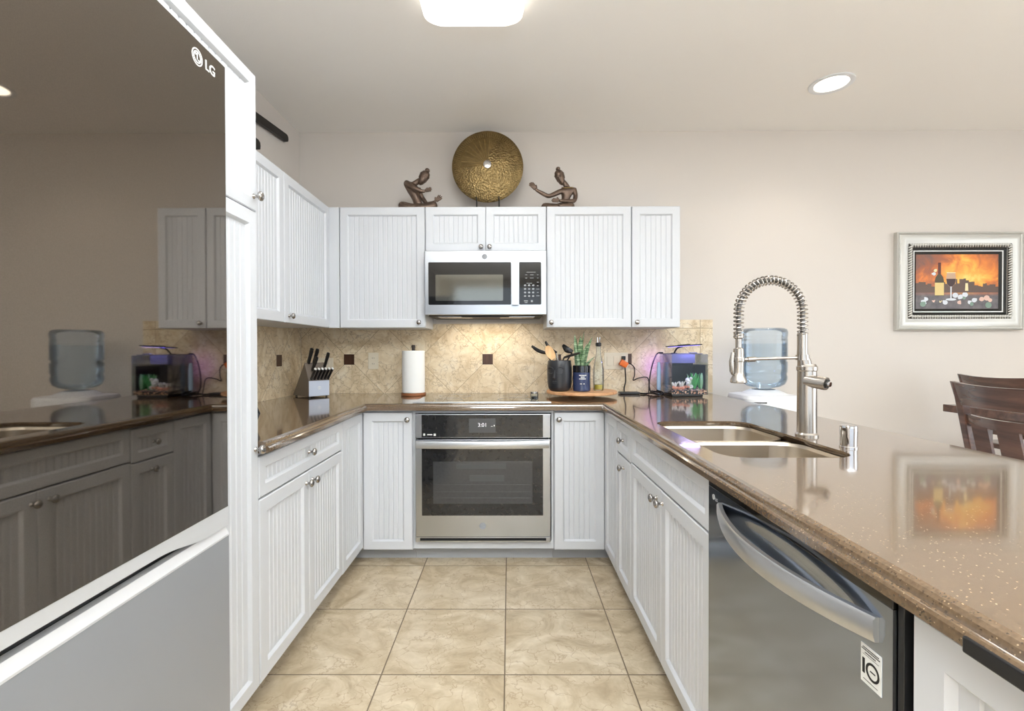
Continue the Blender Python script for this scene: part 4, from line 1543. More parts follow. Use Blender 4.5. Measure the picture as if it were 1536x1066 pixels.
# right figure, one arm raised to the left
B = lambda zx, zy, y, r: Q(zx, zy, y, r, 700, 1000)
body = [B(800, 940, 0.01, 0.026), B(800, 860, 0.008, 0.023), B(795, 770, 0.004, 0.020), B(810, 670, 0.0, 0.024), B(835, 580, 0.0, 0.026), B(840, 515, 0.0, 0.0155), B(800, 445, -0.002, 0.0125), B(750, 390, -0.004, 0.012), B(705, 340, -0.006, 0.012)]
arms = [(4, [B(720, 580, -0.012, 0.0145), B(600, 650, -0.03, 0.012), B(450, 725, -0.045, 0.0105), B(320, 665, -0.052, 0.0095), B(215, 610, -0.055, 0.0075), B(185, 580, -0.055, 0.007)]),
        (4, [B(975, 570, -0.008, 0.0155), B(1000, 680, -0.012, 0.012), B(965, 800, -0.030, 0.0105), B(830, 830, -0.058, 0.0095), B(690, 830, -0.070, 0.0075), B(640, 835, -0.074, 0.0075)])]
legs = [(0, [B(640, 945, -0.03, 0.021), B(400, 930, -0.045, 0.021), B(330, 940, -0.050, 0.019), B(450, 960, -0.070, 0.014), B(600, 962, -0.082, 0.011), B(660, 965, -0.086, 0.008)]),
        (0, [B(870, 930, -0.025, 0.023), B(880, 925, -0.055, 0.023), B(860, 940, -0.075, 0.019), B(780, 955, -0.088, 0.014), B(690, 955, -0.096, 0.011), B(620, 960, -0.098, 0.008)])]


def collar(t):
    m = MB()
    c = Vector(B(830, 555, -0.004, 0)[:3])
    m.tube([tuple(c + Vector((0.036 * math.cos(a), -0.012 + 0.026 * math.sin(a), 0.010 - 0.008 * math.sin(a - PI) ))) for a in [2 * PI * k / 20 for k in range(21)]], 0.0035, 8)
    m.build('necklace', 'brass_ridge', t, world=False)


figurine('bronze_figurine', 'bronze seated figure right of the brass disc, one arm raised to the side', 0.340, 3.225, body,
         (B(690, 325, -0.010, 0)[:3], (-0.45, -0.85, -0.15), (-0.36, 0.0, 0.93), 1.42), arms, legs,
         [(B(205, 600, -0.055, 0)[:3], (-0.62, -0.05, 0.78), (0.6, 0.1, 0.6), 1.6, 0.35, 0.15), (B(660, 832, -0.072, 0)[:3], (-0.95, -0.25, 0.02), (0.1, -0.2, 0.9), 1.4, 0.25, 0.1)], (0.004, -0.006, 0.044, 0.011), collar)

# black bars of a wall ornament on the left wall
t = thing('wall_ornament', 'black metal bars mounted high on the left wall above the cabinets', 'wall ornament', (XL, 2.9, 2.53))
m = MB().prism([(2.30, 2.474), (3.17, 2.570), (3.186, 2.578), (3.192, 2.592), (3.190, 2.606), (3.180, 2.616), (3.165, 2.618), (2.30, 2.522)], 0, XL + 0.012, XL + 0.030)
m.build('upper_bar', 'black_metal', t, smooth=False)
m = MB().prism([(2.30, 2.372), (2.81, 2.372), (2.828, 2.380), (2.832, 2.400), (2.828, 2.420), (2.81, 2.428), (2.30, 2.428)], 0, XL + 0.012, XL + 0.030)
m.build('lower_bar', 'black_metal', t, smooth=False)
m = MB().box(XL + 0.0005, XL + 0.013, 2.45, 2.48, 2.38, 2.53).box(XL + 0.0005, XL + 0.013, 2.68, 2.71, 2.38, 2.55)
m.build('bracket', 'black_metal', t, smooth=False)

# ------------------------------------------------------------------ wall plates
YP = YB - 0.010


def duplex(name, label, x, z, w_, h_, horizontal=False):
    t = thing(name, label, 'outlet', (x, YP, z))
    MB().box(x - w_ / 2, x + w_ / 2, YP - 0.006, YP - 0.0015, z - h_ / 2, z + h_ / 2, 0.002).build('plate', 'plate_beige', t)
    for s_ in (-1, 1):
        cx, cz = (x + s_ * 0.020, z) if horizontal else (x, z + s_ * 0.020)
        m = MB().lathe([(0.0165, 0), (0.0165, -0.0015), (0, -0.0015)], (cx, YP - 0.006, cz), 20, 'Y', squash=(1.0, 0.85))
        r_ = m.build('receptacle', 'plate_beige', t)
        m = MB()
        for q in (-1, 1):
            if horizontal:
                m.box(cx - 0.004, cx + 0.004, YP - 0.0085, YP - 0.0074, cz + q * 0.006 - 0.001, cz + q * 0.006 + 0.001)
            else:
                m.box(cx + q * 0.006 - 0.001, cx + q * 0.006 + 0.001, YP - 0.0085, YP - 0.0074, cz - 0.004, cz + 0.004)
        m.build('slot', 'print_black', r_, smooth=False)
    return t


duplex('wall_outlet', 'beige duplex wall outlet left of the paper towel roll', -0.952, 1.142, 0.072, 0.115)
duplex('wall_outlet', 'beige horizontal outlet plate on the backsplash behind the knife block', -1.290, 1.128, 0.115, 0.072, True)
t = thing('switch_plate', 'wide beige switch and outlet plate behind the glass bottle', 'switch plate', (0.745, YP, 1.138))
MB().box(0.662, 0.828, YP - 0.006, YP - 0.0015, 1.080, 1.196, 0.002).build('plate', 'plate_beige', t)
for x in (0.697, 0.745):
    MB().box(x - 0.017, x + 0.017, YP - 0.009, YP - 0.0058, 1.105, 1.171, 0.0015).build('rocker', 'plate_beige', t)
MB().box(0.776, 0.810, YP - 0.008, YP - 0.0058, 1.105, 1.171, 0.0015).build('receptacle', 'plate_beige', t)
# plugs in it
PLX = 0.793
o = MB().box(PLX - 0.012, PLX + 0.012, YP - 0.035, YP - 0.0085, 1.146, 1.172, 0.003)
tag(o.build('black_plug', 'black_plastic'), 'small black plug in the upper socket of the switch plate', 'plug')
m = MB().box(-0.026, 0.026, -0.022, 0.022, -0.020, 0.020, 0.005)
m.xf(Matrix.Translation((PLX - 0.004, YP - 0.040, 1.120)) @ Matrix.Rotation(R(32), 4, 'Y'))
tag(m.build('orange_adapter', 'orange_plastic'), 'bright orange plug adapter on the switch plate', 'plug')


def smooth_path(pts, n=8):
    P_ = [Vector(p) for p in pts]
    out = []
    for i in range(len(P_) - 1):
        p0, p1, p2, p3 = P_[max(i - 1, 0)], P_[i], P_[i + 1], P_[min(i + 2, len(P_) - 1)]
        for k in range(n):
            s_ = k / n
            out.append(0.5 * ((2 * p1) + (p2 - p0) * s_ + (2 * p0 - 5 * p1 + 4 * p2 - p3) * s_ * s_ + (3 * p1 - p0 - 3 * p2 + p3) * s_ ** 3))
    out.append(P_[-1])
    return out


def cord(label, pts, r=0.004, name='power_cable'):
    m = MB().tube(smooth_path(pts), r, 8)
    return tag(m.build(name, 'cord_black', ang=70), label, 'cord')


cord('black cord hanging straight down from the orange adapter to the counter', [(PLX + 0.002, YP - 0.052, 1.104), (PLX + 0.004, YP - 0.058, 1.06), (PLX + 0.008, YP - 0.05, 1.0), (PLX - 0.003, YP - 0.055, 0.955), (PLX - 0.006, YP - 0.07, 0.9305)], 0.0045)
cord('thin black cord looping from the outlet across the backsplash to the aquarium', [(PLX + 0.022, YP - 0.040, 1.125), (PLX + 0.05, YP - 0.035, 1.115), (PLX + 0.075, YP - 0.02, 1.09), (PLX + 0.078, YP - 0.015, 1.04), (PLX + 0.068, YP - 0.02, 1.005), (PLX + 0.10, YP - 0.02, 1.018), (PLX + 0.15, YP - 0.03, 1.027), (PLX + 0.168, YP - 0.04, 1.01), (PLX + 0.165, YP - 0.06, 0.96), (PLX + 0.155, YP - 0.09, 0.9215)], 0.0035)
m = MB().box(0.745, 0.880, 3.275, 3.345, CT + 0.0005, CT + 0.016, 0.004)
tag(m.build('power_adapter', 'black_plastic'), 'flat black power brick on the counter under the orange adapter', 'adapter')
cord('tangle of black cords lying on the counter left of the aquarium', [(0.882, 3.30, CT + 0.006), (0.90, 3.27, CT + 0.006), (0.93, 3.29, CT + 0.006), (0.95, 3.25, CT + 0.012), (0.98, 3.21, CT + 0.006), (1.01, 3.24, CT + 0.012), (0.98, 3.28, CT + 0.02), (0.945, 3.25, CT + 0.025), (0.96, 3.20, CT + 0.014), (1.0, 3.19, CT + 0.006), (1.01, 3.22, CT + 0.02), (0.985, 3.26, CT + 0.03)], 0.005)

# ------------------------------------------------------------------ knife block
KB = Matrix.Translation((-1.262, 3.055, CT + 0.001)) @ Matrix.Rotation(R(50), 4, 'Z')
t = thing('knife_block', 'slanted pale grey knife block in the left counter corner', 'knife block', (-1.262, 3.055, CT + 0.001), R(50))
BW = 0.140
m = MB().prism([(0.0, 0.008), (0.0, 0.108), (0.050, 0.222), (0.205, 0.008)], 0, 0.0, BW, 0.0015)
o = m.build('block_body', 'block_side', t, world=False, ang=20)
m = MB().box(0.001, BW - 0.001, -0.004, 0.001, 0.010, 0.1075, 0.001)
fpn = m.build('front_face', 'block_grey', t, world=False)
m = MB().lathe([(0.0105, 0), (0.0105, -0.0006), (0.0088, -0.0006), (0.0088, 0)], (BW / 2, -0.004, 0.062), 24, 'Y', cap=False).box(BW / 2 - 0.0015, BW / 2 + 0.0015, -0.0048, -0.004, 0.054, 0.070)
m.build('emblem', 'print_white', fpn, world=False)
for x in (0.012, BW - 0.012):
    for y in (0.012, 0.18):
        MB().lathe([(0.007, 0.0), (0.007, 0.008)], (x, y, 0.0), 12).build('rubber_foot', 'black_plastic', t, world=False)


def kn(label, lx, ly, lz, hl, w_, cap, group=None, proto=None, tilt=40, style='steak'):
    """knife standing in the block: local point where the handle meets the block; handle leans outwards (-y) and up"""
    loc = KB @ Vector((lx, ly - 0.0065, lz + 0.003))
    if proto is not None:
        c = proto.copy()
        C.objects.link(c)
        c.location = loc
        for ch in proto.children:
            q = ch.copy()
            C.objects.link(q)
            q.parent = c
        c['label'] = label
        return c
    t = thing('steak_knife' if style == 'steak' else 'kitchen_knife', label, 'knife', loc, R(50), group)
    Mx = Matrix.Rotation(R(tilt), 4, 'X')        # +z leans to -y
    a = w_
    m = MB()
    rings = []
    for s_, f1, f2 in ((0.0, 0.75, 0.8), (0.1, 0.95, 1.0), (0.35, 1.0, 0.9), (0.65, 1.0, 1.05), (0.9, 1.05, 1.15), (1.0, 1.0, 1.1)):
        rings.append([(x * a * f1, y * a * 1.5 * f2, s_ * hl) for x, y in ((-0.6, -1), (0.6, -1), (1, -0.5), (1, 0.5), (0.6, 1), (-0.6, 1), (-1, 0.5), (-1, -0.5))])
    m.loft(rings).xf(Mx)
    m.build('handle', 'utensil_black', t, world=False, ang=30)
    m = MB().lathe([(a * 1.15, hl - 0.001), (a * 1.35, hl + 0.002), (a * 1.25, hl + 0.006), (a * 0.6, hl + 0.008), (0, hl + 0.008)], (0, 0, 0), 16, squash=(0.95, 1.25)).xf(Mx)
    m.build('end_cap', cap, t, world=False)
    m = MB().box(-a * 0.85, a * 0.85, -a * 1.3, a * 1.3, -0.001, 0.004, 0.0008).xf(Mx)
    m.build('bolster', 'chrome', t, world=False)
    return t


ords = ['first', 'second', 'third', 'fourth', 'fifth', 'sixth']
pk = None
for i in range(6):
    x = 0.012 + i * 0.0232
    lab = 'black steak knife with white cap, %s from the left in the block front row' % ords[i]
    if pk is None:
        pk = kn(lab, x, 0.002, 0.112, 0.088, 0.0058, 'print_white', 'steak knives in the block')
    else:
        kn(lab, x, 0.002, 0.112, 0.088, 0.0058, 'print_white', proto=pk)
kn('tall black knife at the top left of the knife block', 0.020, 0.046, 0.216, 0.098, 0.0085, 'utensil_black', None, None, 28, 'big')
kn('black knife second from the left in the block upper row', 0.055, 0.045, 0.214, 0.098, 0.0080, 'utensil_black', None, None, 30, 'big')
kn('short black knife in the middle of the block below the two tall ones', 0.036, 0.026, 0.168, 0.098, 0.0075, 'utensil_black', None, None, 34, 'big')
kn('single black knife at the right end of the block upper row', 0.122, 0.034, 0.188, 0.100, 0.0075, 'utensil_black', None, None, 30, 'big')

# dark mug peeking out from behind the pantry
t = thing('mug', 'dark mug with loop handle half hidden behind the pantry on the left counter', 'mug', (-1.02, 1.865, CT))
MB().lathe([(0.034, 0), (0.040, 0.004), (0.042, 0.09), (0.040, 0.09), (0.037, 0.008), (0, 0.006)], (-1.02, 1.862, CT + 0.0005), 28).build('cup', 'crock_black', t)
m = MB().tube([(-1.02 + 0.008, 1.90, CT + 0.078), (-1.02 + 0.016, 1.925, CT + 0.078), (-1.02 + 0.020, 1.940, CT + 0.050), (-1.02 + 0.016, 1.925, CT + 0.024), (-1.02 + 0.008, 1.90, CT + 0.020)], 0.005, 10)
m.build('handle', 'crock_black', t)

# ------------------------------------------------------------------ paper towels
PX, PY = -0.640, 3.250
t = thing('paper_towel_holder', 'wooden paper towel stand with dark centre pole on the back counter', 'paper towel holder', (PX, PY, CT))
MB().lathe([(0.080, 0.0005), (0.082, 0.003), (0.082, 0.016), (0.079, 0.019), (0, 0.019)], (PX, PY, CT), 36).build('wooden_base', 'wood_base', t)
MB().lathe([(0.011, 0.018), (0.011, 0.318), (0.013, 0.320), (0.013, 0.333), (0.010, 0.336), (0, 0.336)], (PX, PY, CT), 20).build('centre_pole', 'towel_pole', t)
m = MB()
sg = 48
rg = []
for r_, z in ((0.020, 0.0), (0.072, 0.0), (0.0745, 0.003), (0.075, 0.14), (0.0745, 0.276), (0.072, 0.279), (0.020, 0.279), (0.020, 0.0)):
    rg.append([(PX + r_ * math.cos(2 * PI * k / sg), PY + r_ * math.sin(2 * PI * k / sg), CT + 0.0195 + z) for k in range(sg)])
m.loft(rg, cap=False)
tag(m.build('paper_towel_roll', 'white_paper', ang=50), 'white paper towel roll on the wooden stand', 'paper towel roll')

# ------------------------------------------------------------------ turntable and what stands on it
TX, TY = 0.468, 3.165
t = thing('turntable', 'round wooden turntable on the counter right of the cooktop', 'turntable', (TX, TY, CT))
MB().lathe([(0.222, 0.020), (0.226, 0.023), (0.226, 0.036), (0.222, 0.039), (0, 0.039)], (TX, TY, CT), 64).build('board', 'wood_board', t)
MB().lathe([(0.085, 0.0005), (0.085, 0.012), (0.075, 0.020), (0, 0.020)], (TX, TY, CT), 40).build('foot_ring', 'wood_board', t)
TZ = CT + 0.0395
# face-shaped utensil crock
CX, CY = 0.320, 3.110
t = thing('utensil_crock', 'matte black utensil crock with a moulded face on the turntable', 'crock', (CX, CY, TZ))
m = MB().lathe([(0.0, 0.0), (0.050, 0.0), (0.062, 0.006), (0.072, 0.025), (0.077, 0.060), (0.079, 0.110), (0.078, 0.160), (0.074, 0.190), (0.072, 0.195), (0.069, 0.193), (0.068, 0.02), (0.0, 0.015)], (CX, CY, TZ), 44, squash=(1, 0.92), cap=False)
m.build('pot', 'crock_black', t)


def on_pot(ang, z, out=0.0):
    r_ = 0.0785 if z > 0.05 else 0.074
    a = R(-90 + ang)
    return (CX + (r_ + out) * math.cos(a), CY + (r_ + out) * 0.92 * math.sin(a), TZ + z)


fa = -28
m = MB()
m.tube([on_pot(fa, 0.135, -0.002), on_pot(fa, 0.11, 0.003), on_pot(fa, 0.088, 0.010), on_pot(fa, 0.080, 0.004)], [0.004, 0.005, 0.0075, 0.004], 8)
m.build('face_nose', 'crock_black', t)
m = MB()
for s_ in (-1, 1):
    m.tube([on_pot(fa + s_ * q, z, 0.0005) for q, z in ((6, 0.140), (16, 0.152), (28, 0.153), (40, 0.142))], 0.0028, 6)
m.build('face_brows', 'crock_black', t)
m = MB()
for s_ in (-1, 1):
    m.tube([on_pot(fa + s_ * q, z, 0.0005) for q, z in ((9, 0.118), (18, 0.112), (28, 0.113), (36, 0.119))], 0.002, 6)
m.build('face_eyelids', 'crock_black', t)
m = MB().tube([on_pot(fa + q, z, 0.001) for q, z in ((-13, 0.060), (-5, 0.063), (0, 0.061), (5, 0.063), (13, 0.060))], [0.0015, 0.0035, 0.003, 0.0035, 0.0015], 8)
m.tube([on_pot(fa + q, z, 0.001) for q, z in ((-10, 0.054), (0, 0.051), (10, 0.054))], [0.0015, 0.0038, 0.0015], 8)
m.build('face_lips', 'crock_black', t)


def blade(mb, base, tip, wdt, thick, up=(0, -1, 0), n=9, power=0.6, bowl_=0.0):
    """flat leaf-shaped head from base to tip"""
    p0, p1 = Vector(base), Vector(tip)
    ax = (p1 - p0)
    nrm = Vector(up)
    nrm = (nrm - ax.normalized() * nrm.dot(ax.normalized())).normalized()
    sd = ax.normalized().cross(nrm)
    rings = []
    for i in range(n):
        s_ = i / (n - 1)
        wv = wdt * max(0.08, math.sin(PI * (0.08 + 0.88 * s_)) ** power)
        c = p0 + ax * s_ - nrm * bowl_ * math.sin(PI * s_)
        rings.append([tuple(c + sd * wv * q + nrm * thick * r_ + nrm * bowl_ * (q * q) * 0.8) for q, r_ in ((-1, -0.4), (-0.5, -0.5), (0, -0.5), (0.5, -0.5), (1, -0.4), (1, 0.4), (0.5, 0.5), (0, 0.5), (-0.5, 0.5), (-1, 0.4))])
    mb.loft(rings)


def at(px, py, d):
    return Vector(((px - 764) * d / F, d, CH + (525 - py) * d / F))


def utensil(name, label, low, neck, tip, wdt, mat_head, mat_handle, up, bowl_=0.0, power=0.6, r=0.005, flat=False):
    t = thing(name, label, 'utensil', low)
    m = MB().tube([low, neck], [r * 0.9, r], 10)
    m.build('handle', mat_handle, t, ang=60)
    m = MB()
    blade(m, neck, tip, wdt, 0.004, up, bowl_=bowl_, power=power)
    m.build('head', mat_head, t, ang=50)


utensil('serving_spoon', 'black serving spoon leaning furthest left out of the crock', Vector((CX + 0.045, CY + 0.022, TZ + 0.03)), at(820, 531, 3.128), at(797, 520, 3.14), 0.020, 'utensil_black', 'utensil_black', (0.3, -0.5, 0.8), 0.012)
utensil('wooden_spoon', 'light wooden spoon at the front left of the crock', Vector((CX + 0.012, CY - 0.02, TZ + 0.03)), at(830, 538, 3.075), at(820, 519, 3.075), 0.028, 'wood_spoon', 'wood_spoon', (0.1, -1, 0.1), 0.006, 0.5)
utensil('serving_spoon', 'black serving spoon with steel neck tilted behind the wooden spoon', Vector((CX + 0.03, CY - 0.006, TZ + 0.03)), at(834, 530, 3.104), at(817, 513, 3.108), 0.018, 'utensil_black', 'nickel', (0.5, -0.4, 0.7), 0.012)
t = thing('spatula', 'dark brown square utensil handle standing upright in the crock', 'utensil', (CX + 0.006, CY + 0.05, TZ + 0.03))
m = MB().box(CX - 0.003, CX + 0.015, CY + 0.041, CY + 0.054, TZ + 0.025, TZ + 0.233, 0.003)
m.build('handle', 'utensil_brown', t)
utensil('slotted_turner', 'black turner lying low over the right rim of the crock', Vector((CX - 0.025, CY - 0.045, TZ + 0.05)), at(846, 536, 3.06), at(871, 529, 3.015), 0.016, 'utensil_black', 'utensil_black', (-0.3, -0.4, 0.9), 0.0, 0.35)
utensil('soup_ladle', 'black ladle leaning to the right above the turner', Vector((CX - 0.046, CY + 0.007, TZ + 0.04)), at(858, 529, 3.114), at(843, 518.5, 3.108), 0.024, 'utensil_black', 'utensil_black', (-0.3, -0.6, 0.7), 0.014)

# snake plant in a dark blue candle jar
JX, JY = 0.457, 3.085
t = thing('snake_plant', 'striped green snake plant growing in a navy blue glass jar', 'plant', (JX, JY, TZ))
m = MB().lathe([(0, 0), (0.050, 0.0), (0.054, 0.003), (0.0555, 0.01), (0.0555, 0.120)], (JX, JY, TZ + 0.0005), 40, cap=False)
jr = m.build('jar', 'jar_navy', t)
m = MB().lathe([(0.0556, 0.120), (0.0560, 0.122), (0.0560, 0.160), (0.0535, 0.163), (0.051, 0.160), (0.050, 0.135), (0, 0.135)], (JX, JY, TZ + 0.0005), 40, cap=False)
o = m.build('jar_rim', 'jar_black', jr)
MB().lathe([(0.050, 0.1355), (0.03, 0.142), (0, 0.144)], (JX, JY, TZ), 24, cap=False).build('soil', 'soil_black', jr)
m = MB()
for z, a0, a1 in ((0.103, -24, 22), (0.092, -14, 12), (0.081, -24, 18), (0.050, -18, -6), (0.050, 4, 12)):
    a = a0
    while a < a1:
        st_ = random.uniform(2.0, 5.0)
        a2 = min(a + st_, a1)
        rg = [[(JX + 0.0560 * math.sin(R(q)), JY - 0.0560 * math.cos(R(q)), TZ + z - 0.003), (JX + 0.0560 * math.sin(R(q)), JY - 0.0560 * math.cos(R(q)), TZ + z + 0.003)] for q in (a, a2)]
        m.poly([rg[0][0], rg[1][0], rg[1][1], rg[0][1]])
        a = a2 + 1.2
m.build('label_print', 'print_white', jr, smooth=False)
spec = [(-0.030, 0.010, -0.018, 0.225, 0.020, 15), (-0.008, -0.005, 0.0, 0.215, 0.022, -10), (0.014, -0.018, 0.020, 0.165, 0.020, 30), (0.020, 0.015, 0.055, 0.21, 0.015, -25), (-0.016, -0.022, -0.030, 0.155, 0.018, 40), (0.034, 0.0, 0.060, 0.085, 0.014, 10), (0.004, 0.024, 0.016, 0.24, 0.020, 60), (-0.018, 0.026, -0.022, 0.17, 0.014, -50)]
for sx, sy, lean, hh, wd, rot in spec:
    m = MB()
    rings = []
    for i in range(9):
        s_ = i / 8
        wv = wd * (0.75 + 0.5 * s_) * (1 - s_ ** 3) if s_ < 1 else 0.0006
        wv = max(wv, 0.0006)
        c = Vector((JX + sx * 0.8 + (lean) * s_ * s_, JY + sy * 0.8, TZ + 0.135 + hh * s_))
        a = R(rot + 15 * s_)
        sd = Vector((math.cos(a), math.sin(a), 0))
        nn = Vector((-math.sin(a), math.cos(a), 0))
        rings.append([tuple(c - sd * wv + nn * wv * 0.35), tuple(c - nn * 0.0015), tuple(c + sd * wv + nn * wv * 0.35), tuple(c + nn * 0.0025)])
    m.loft(rings)
    m.build('leaf', 'snake_leaf', t, ang=40)

# reed sticks leaning between the crock and the jar
for i, (a, bq) in enumerate((((0.396, 3.16), (0.425, 3.20)), ((0.402, 3.155), (0.440, 3.185)))):
    m = MB().tube([(a[0], a[1], TZ + 0.002), (bq[0], bq[1], TZ + 0.135)], 0.0018, 6)
    tag(m.build('reed_stick', 'reed'), 'thin dark reed stick between the crock and the navy jar, %s one' % ('left' if i == 0 else 'right'), 'stick', 'reed sticks on the turntable')

# tall glass bottle with pourer
GX, GY = 0.572, 3.130
t = thing('oil_bottle', 'tall clear glass bottle with black stopper on the turntable', 'bottle', (GX, GY, TZ))
m = MB().lathe([(0, 0.0), (0.030, 0.0), (0.033, 0.004), (0.034, 0.04), (0.036, 0.09), (0.034, 0.14), (0.025, 0.19), (0.016, 0.24), (0.0135, 0.285), (0.0125, 0.285), (0.014, 0.24), (0.023, 0.19), (0.032, 0.14), (0.034, 0.09), (0.032, 0.01), (0, 0.008)], (GX, GY, TZ + 0.0005), 32, cap=False)
m.build('glass_body', 'glass', t)
MB().lathe([(0, 0.0), (0.031, 0.0), (0.0315, 0.030), (0, 0.030)], (GX, GY, TZ + 0.0095), 28, cap=False).build('oil', 'oil', t)
MB().lathe([(0.014, 0.283), (0.0185, 0.288), (0.0185, 0.304), (0.014, 0.308), (0, 0.308)], (GX, GY, TZ), 20).build('stopper', 'black_plastic', t)
m = MB().tube([(GX - 0.006, GY, TZ + 0.306), (GX - 0.007, GY, TZ + 0.342)], 0.0032, 8).tube([(GX + 0.006, GY, TZ + 0.306), (GX + 0.007, GY - 0.003, TZ + 0.342)], 0.0042, 8)
m.build('pour_spout', 'chrome', t)

# ------------------------------------------------------------------ aquarium
AX0, AX1, AY0, AY1 = 1.030, 1.262, 3.100, 3.345
AZ0, AZ1 = 0.930, 1.186
t = thing('aquarium', 'small glass aquarium with violet light and coloured decor on the back counter', 'aquarium', ((AX0 + AX1) / 2, 3.22, CT))
MB().box(AX0 + 0.006, AX1 - 0.03, AY0 + 0.004, AY1 - 0.01, CT + 0.0005, AZ0, 0.003).build('base_tray', 'black_plastic', t)
m = MB()
th = 0.004
for bx in ((AX0, AX1, AY0, AY0 + th, AZ0, AZ1), (AX0, AX0 + th, AY0 + th, AY1, AZ0, AZ1), (AX1 - th, AX1, AY0 + th, AY1, AZ0, AZ1)):
    m.box(*bx)
m.build('glass_walls', 'glass', t, smooth=False)
MB().box(AX0 + th, AX1 - th, AY1 - th, AY1, AZ0, AZ1).build('black_back', 'black_plastic', t, smooth=False)
MB().box(AX1 - th - 0.0015, AX1 - th, AY0 + 0.03, AY1 - th, AZ0, 1.117).build('side_film', 'black_plastic', t, smooth=False)
MB().box(AX0 + th, AX1 - th, AY0 + th, AY1 - th, AZ0, AZ0 + 0.002).build('bottom_glass', 'black_plastic', t, smooth=False)
# gravel bed
mb = MB()
b = mb.b
n_ = 18
gr = []
for i in range(n_ + 1):
    gr.append([b.verts.new((AX0 + 0.006 + (AX1 - AX0 - 0.012) * i / n_, AY0 + 0.006 + (AY1 - AY0 - 0.012) * j / n_, AZ0 + 0.026 + random.uniform(-0.004, 0.005) + 0.016 * j / n_)) for j in range(n_ + 1)])
for i in range(n_):
    for j in range(n_):
        b.faces.new((gr[i][j], gr[i + 1][j], gr[i + 1][j + 1], gr[i][j + 1]))
bd = [gr[i][0] for i in range(n_ + 1)] + [gr[n_][j] for j in range(1, n_ + 1)] + [gr[i][n_] for i in range(n_ - 1, -1, -1)] + [gr[0][j] for j in range(n_ - 1, 0, -1)]
bk = [b.verts.new((v.co.x, v.co.y, AZ0 + 0.003)) for v in bd]
for i in range(len(bd)):
    b.faces.new((bd[i], bd[(i + 1) % len(bd)], bk[(i + 1) % len(bd)], bk[i]))
bmesh.ops.recalc_face_normals(b, faces=b.faces)
g_ = mb.build('gravel_bed', 'gravel', t, smooth=False)
g_['kind'] = 'stuff'
MB().box(AX0 + 0.005, AX1 - 0.005, AY0 + 0.005, AY1 - 0.005, 1.1165, 1.118).build('water_surface', 'tank_water', t, smooth=False)
# decor: pink and white ornaments, green and pale plants
m = MB()
for k in range(9):
    m.ball((AX0 + 0.03 + 0.012 * k + random.uniform(-0.006, 0.006), AY0 + 0.03 + random.uniform(0, 0.03), AZ0 + 0.036 + random.uniform(0, 0.010)), random.uniform(0.007, 0.012), seg=8)
m.build('pink_stones', 'coral_pink', t)
m = MB()
for cx_, h_ in ((AX0 + 0.085, 0.05), (AX0 + 0.04, 0.045)):
    for k in range(7):
        a = 2 * PI * k / 7
        m.tube([(cx_, AY0 + 0.06, AZ0 + 0.03), (cx_ + 0.010 * math.cos(a), AY0 + 0.06 + 0.010 * math.sin(a), AZ0 + 0.03 + h_ * 0.6), (cx_ + 0.022 * math.cos(a), AY0 + 0.06 + 0.02 * math.sin(a), AZ0 + 0.03 + h_)], [0.006, 0.005, 0.002], 6)
for k in range(10):
    m.ball((AX0 + 0.135 + random.uniform(-0.012, 0.012), AY0 + 0.06 + random.uniform(-0.01, 0.01), AZ0 + 0.04 + k * 0.0065), random.uniform(0.009, 0.014), seg=8)
m.build('white_coral', 'coral_white', t)


def fern(cx_, cy_, h_, spread, n):
    m = MB()
    for k in range(n):
        a = 2 * PI * k / n + random.uniform(-0.3, 0.3)
        hh = h_ * random.uniform(0.6, 1.0)
        sp = spread * random.uniform(0.5, 1)
        blade(m, (cx_, cy_, AZ0 + 0.03), (cx_ + sp * math.cos(a), cy_ + sp * 0.7 * math.sin(a), AZ0 + 0.03 + hh), 0.009, 0.001, (math.cos(a), math.sin(a), 0.4), n=6)
    return m


fern(AX0 + 0.172, AY0 + 0.07, 0.105, 0.045, 16).build('green_plant', 'plant_green', t)
fern(AX0 + 0.148, AY0 + 0.075, 0.11, 0.030, 9).build('pale_plant', 'plant_pale', t)
fern(AX0 + 0.205, AY0 + 0.07, 0.10, 0.018, 9).build('green_plant', 'plant_green', t)
fern(AX0 + 0.212, AY0 + 0.055, 0.115, 0.010, 5).build('pale_plant', 'plant_pale', t)
# translucent rim and filter box
m = MB()
for bx in ((AX0 + 0.005, AX1 - 0.045, AY0 + 0.10, AY0 + 0.108, 1.128, AZ1 + 0.004), (AX0 + 0.005, AX1 - 0.045, AY1 - 0.03, AY1 - 0.005, 1.128, AZ1 + 0.004)):
    m.box(*bx)
m.build('filter_box', 'rim_blue', t, smooth=False)
m = MB()
for bx in ((AX0 - 0.002, AX1 - 0.035, AY0 - 0.002, AY0 + 0.006, AZ1, AZ1 + 0.006), (AX0 - 0.002, AX0 + 0.006, AY0, AY1, AZ1, AZ1 + 0.006), (AX0 - 0.002, AX1 - 0.035, AY1 - 0.008, AY1, AZ1, AZ1 + 0.006)):
    m.box(*bx, 0.001)
m.box(AX0 + 0.12, AX0 + 0.165, AY0, AY0 + 0.03, AZ1 + 0.004, AZ1 + 0.013, 0.003)
m.build('rim', 'rim_blue', t)
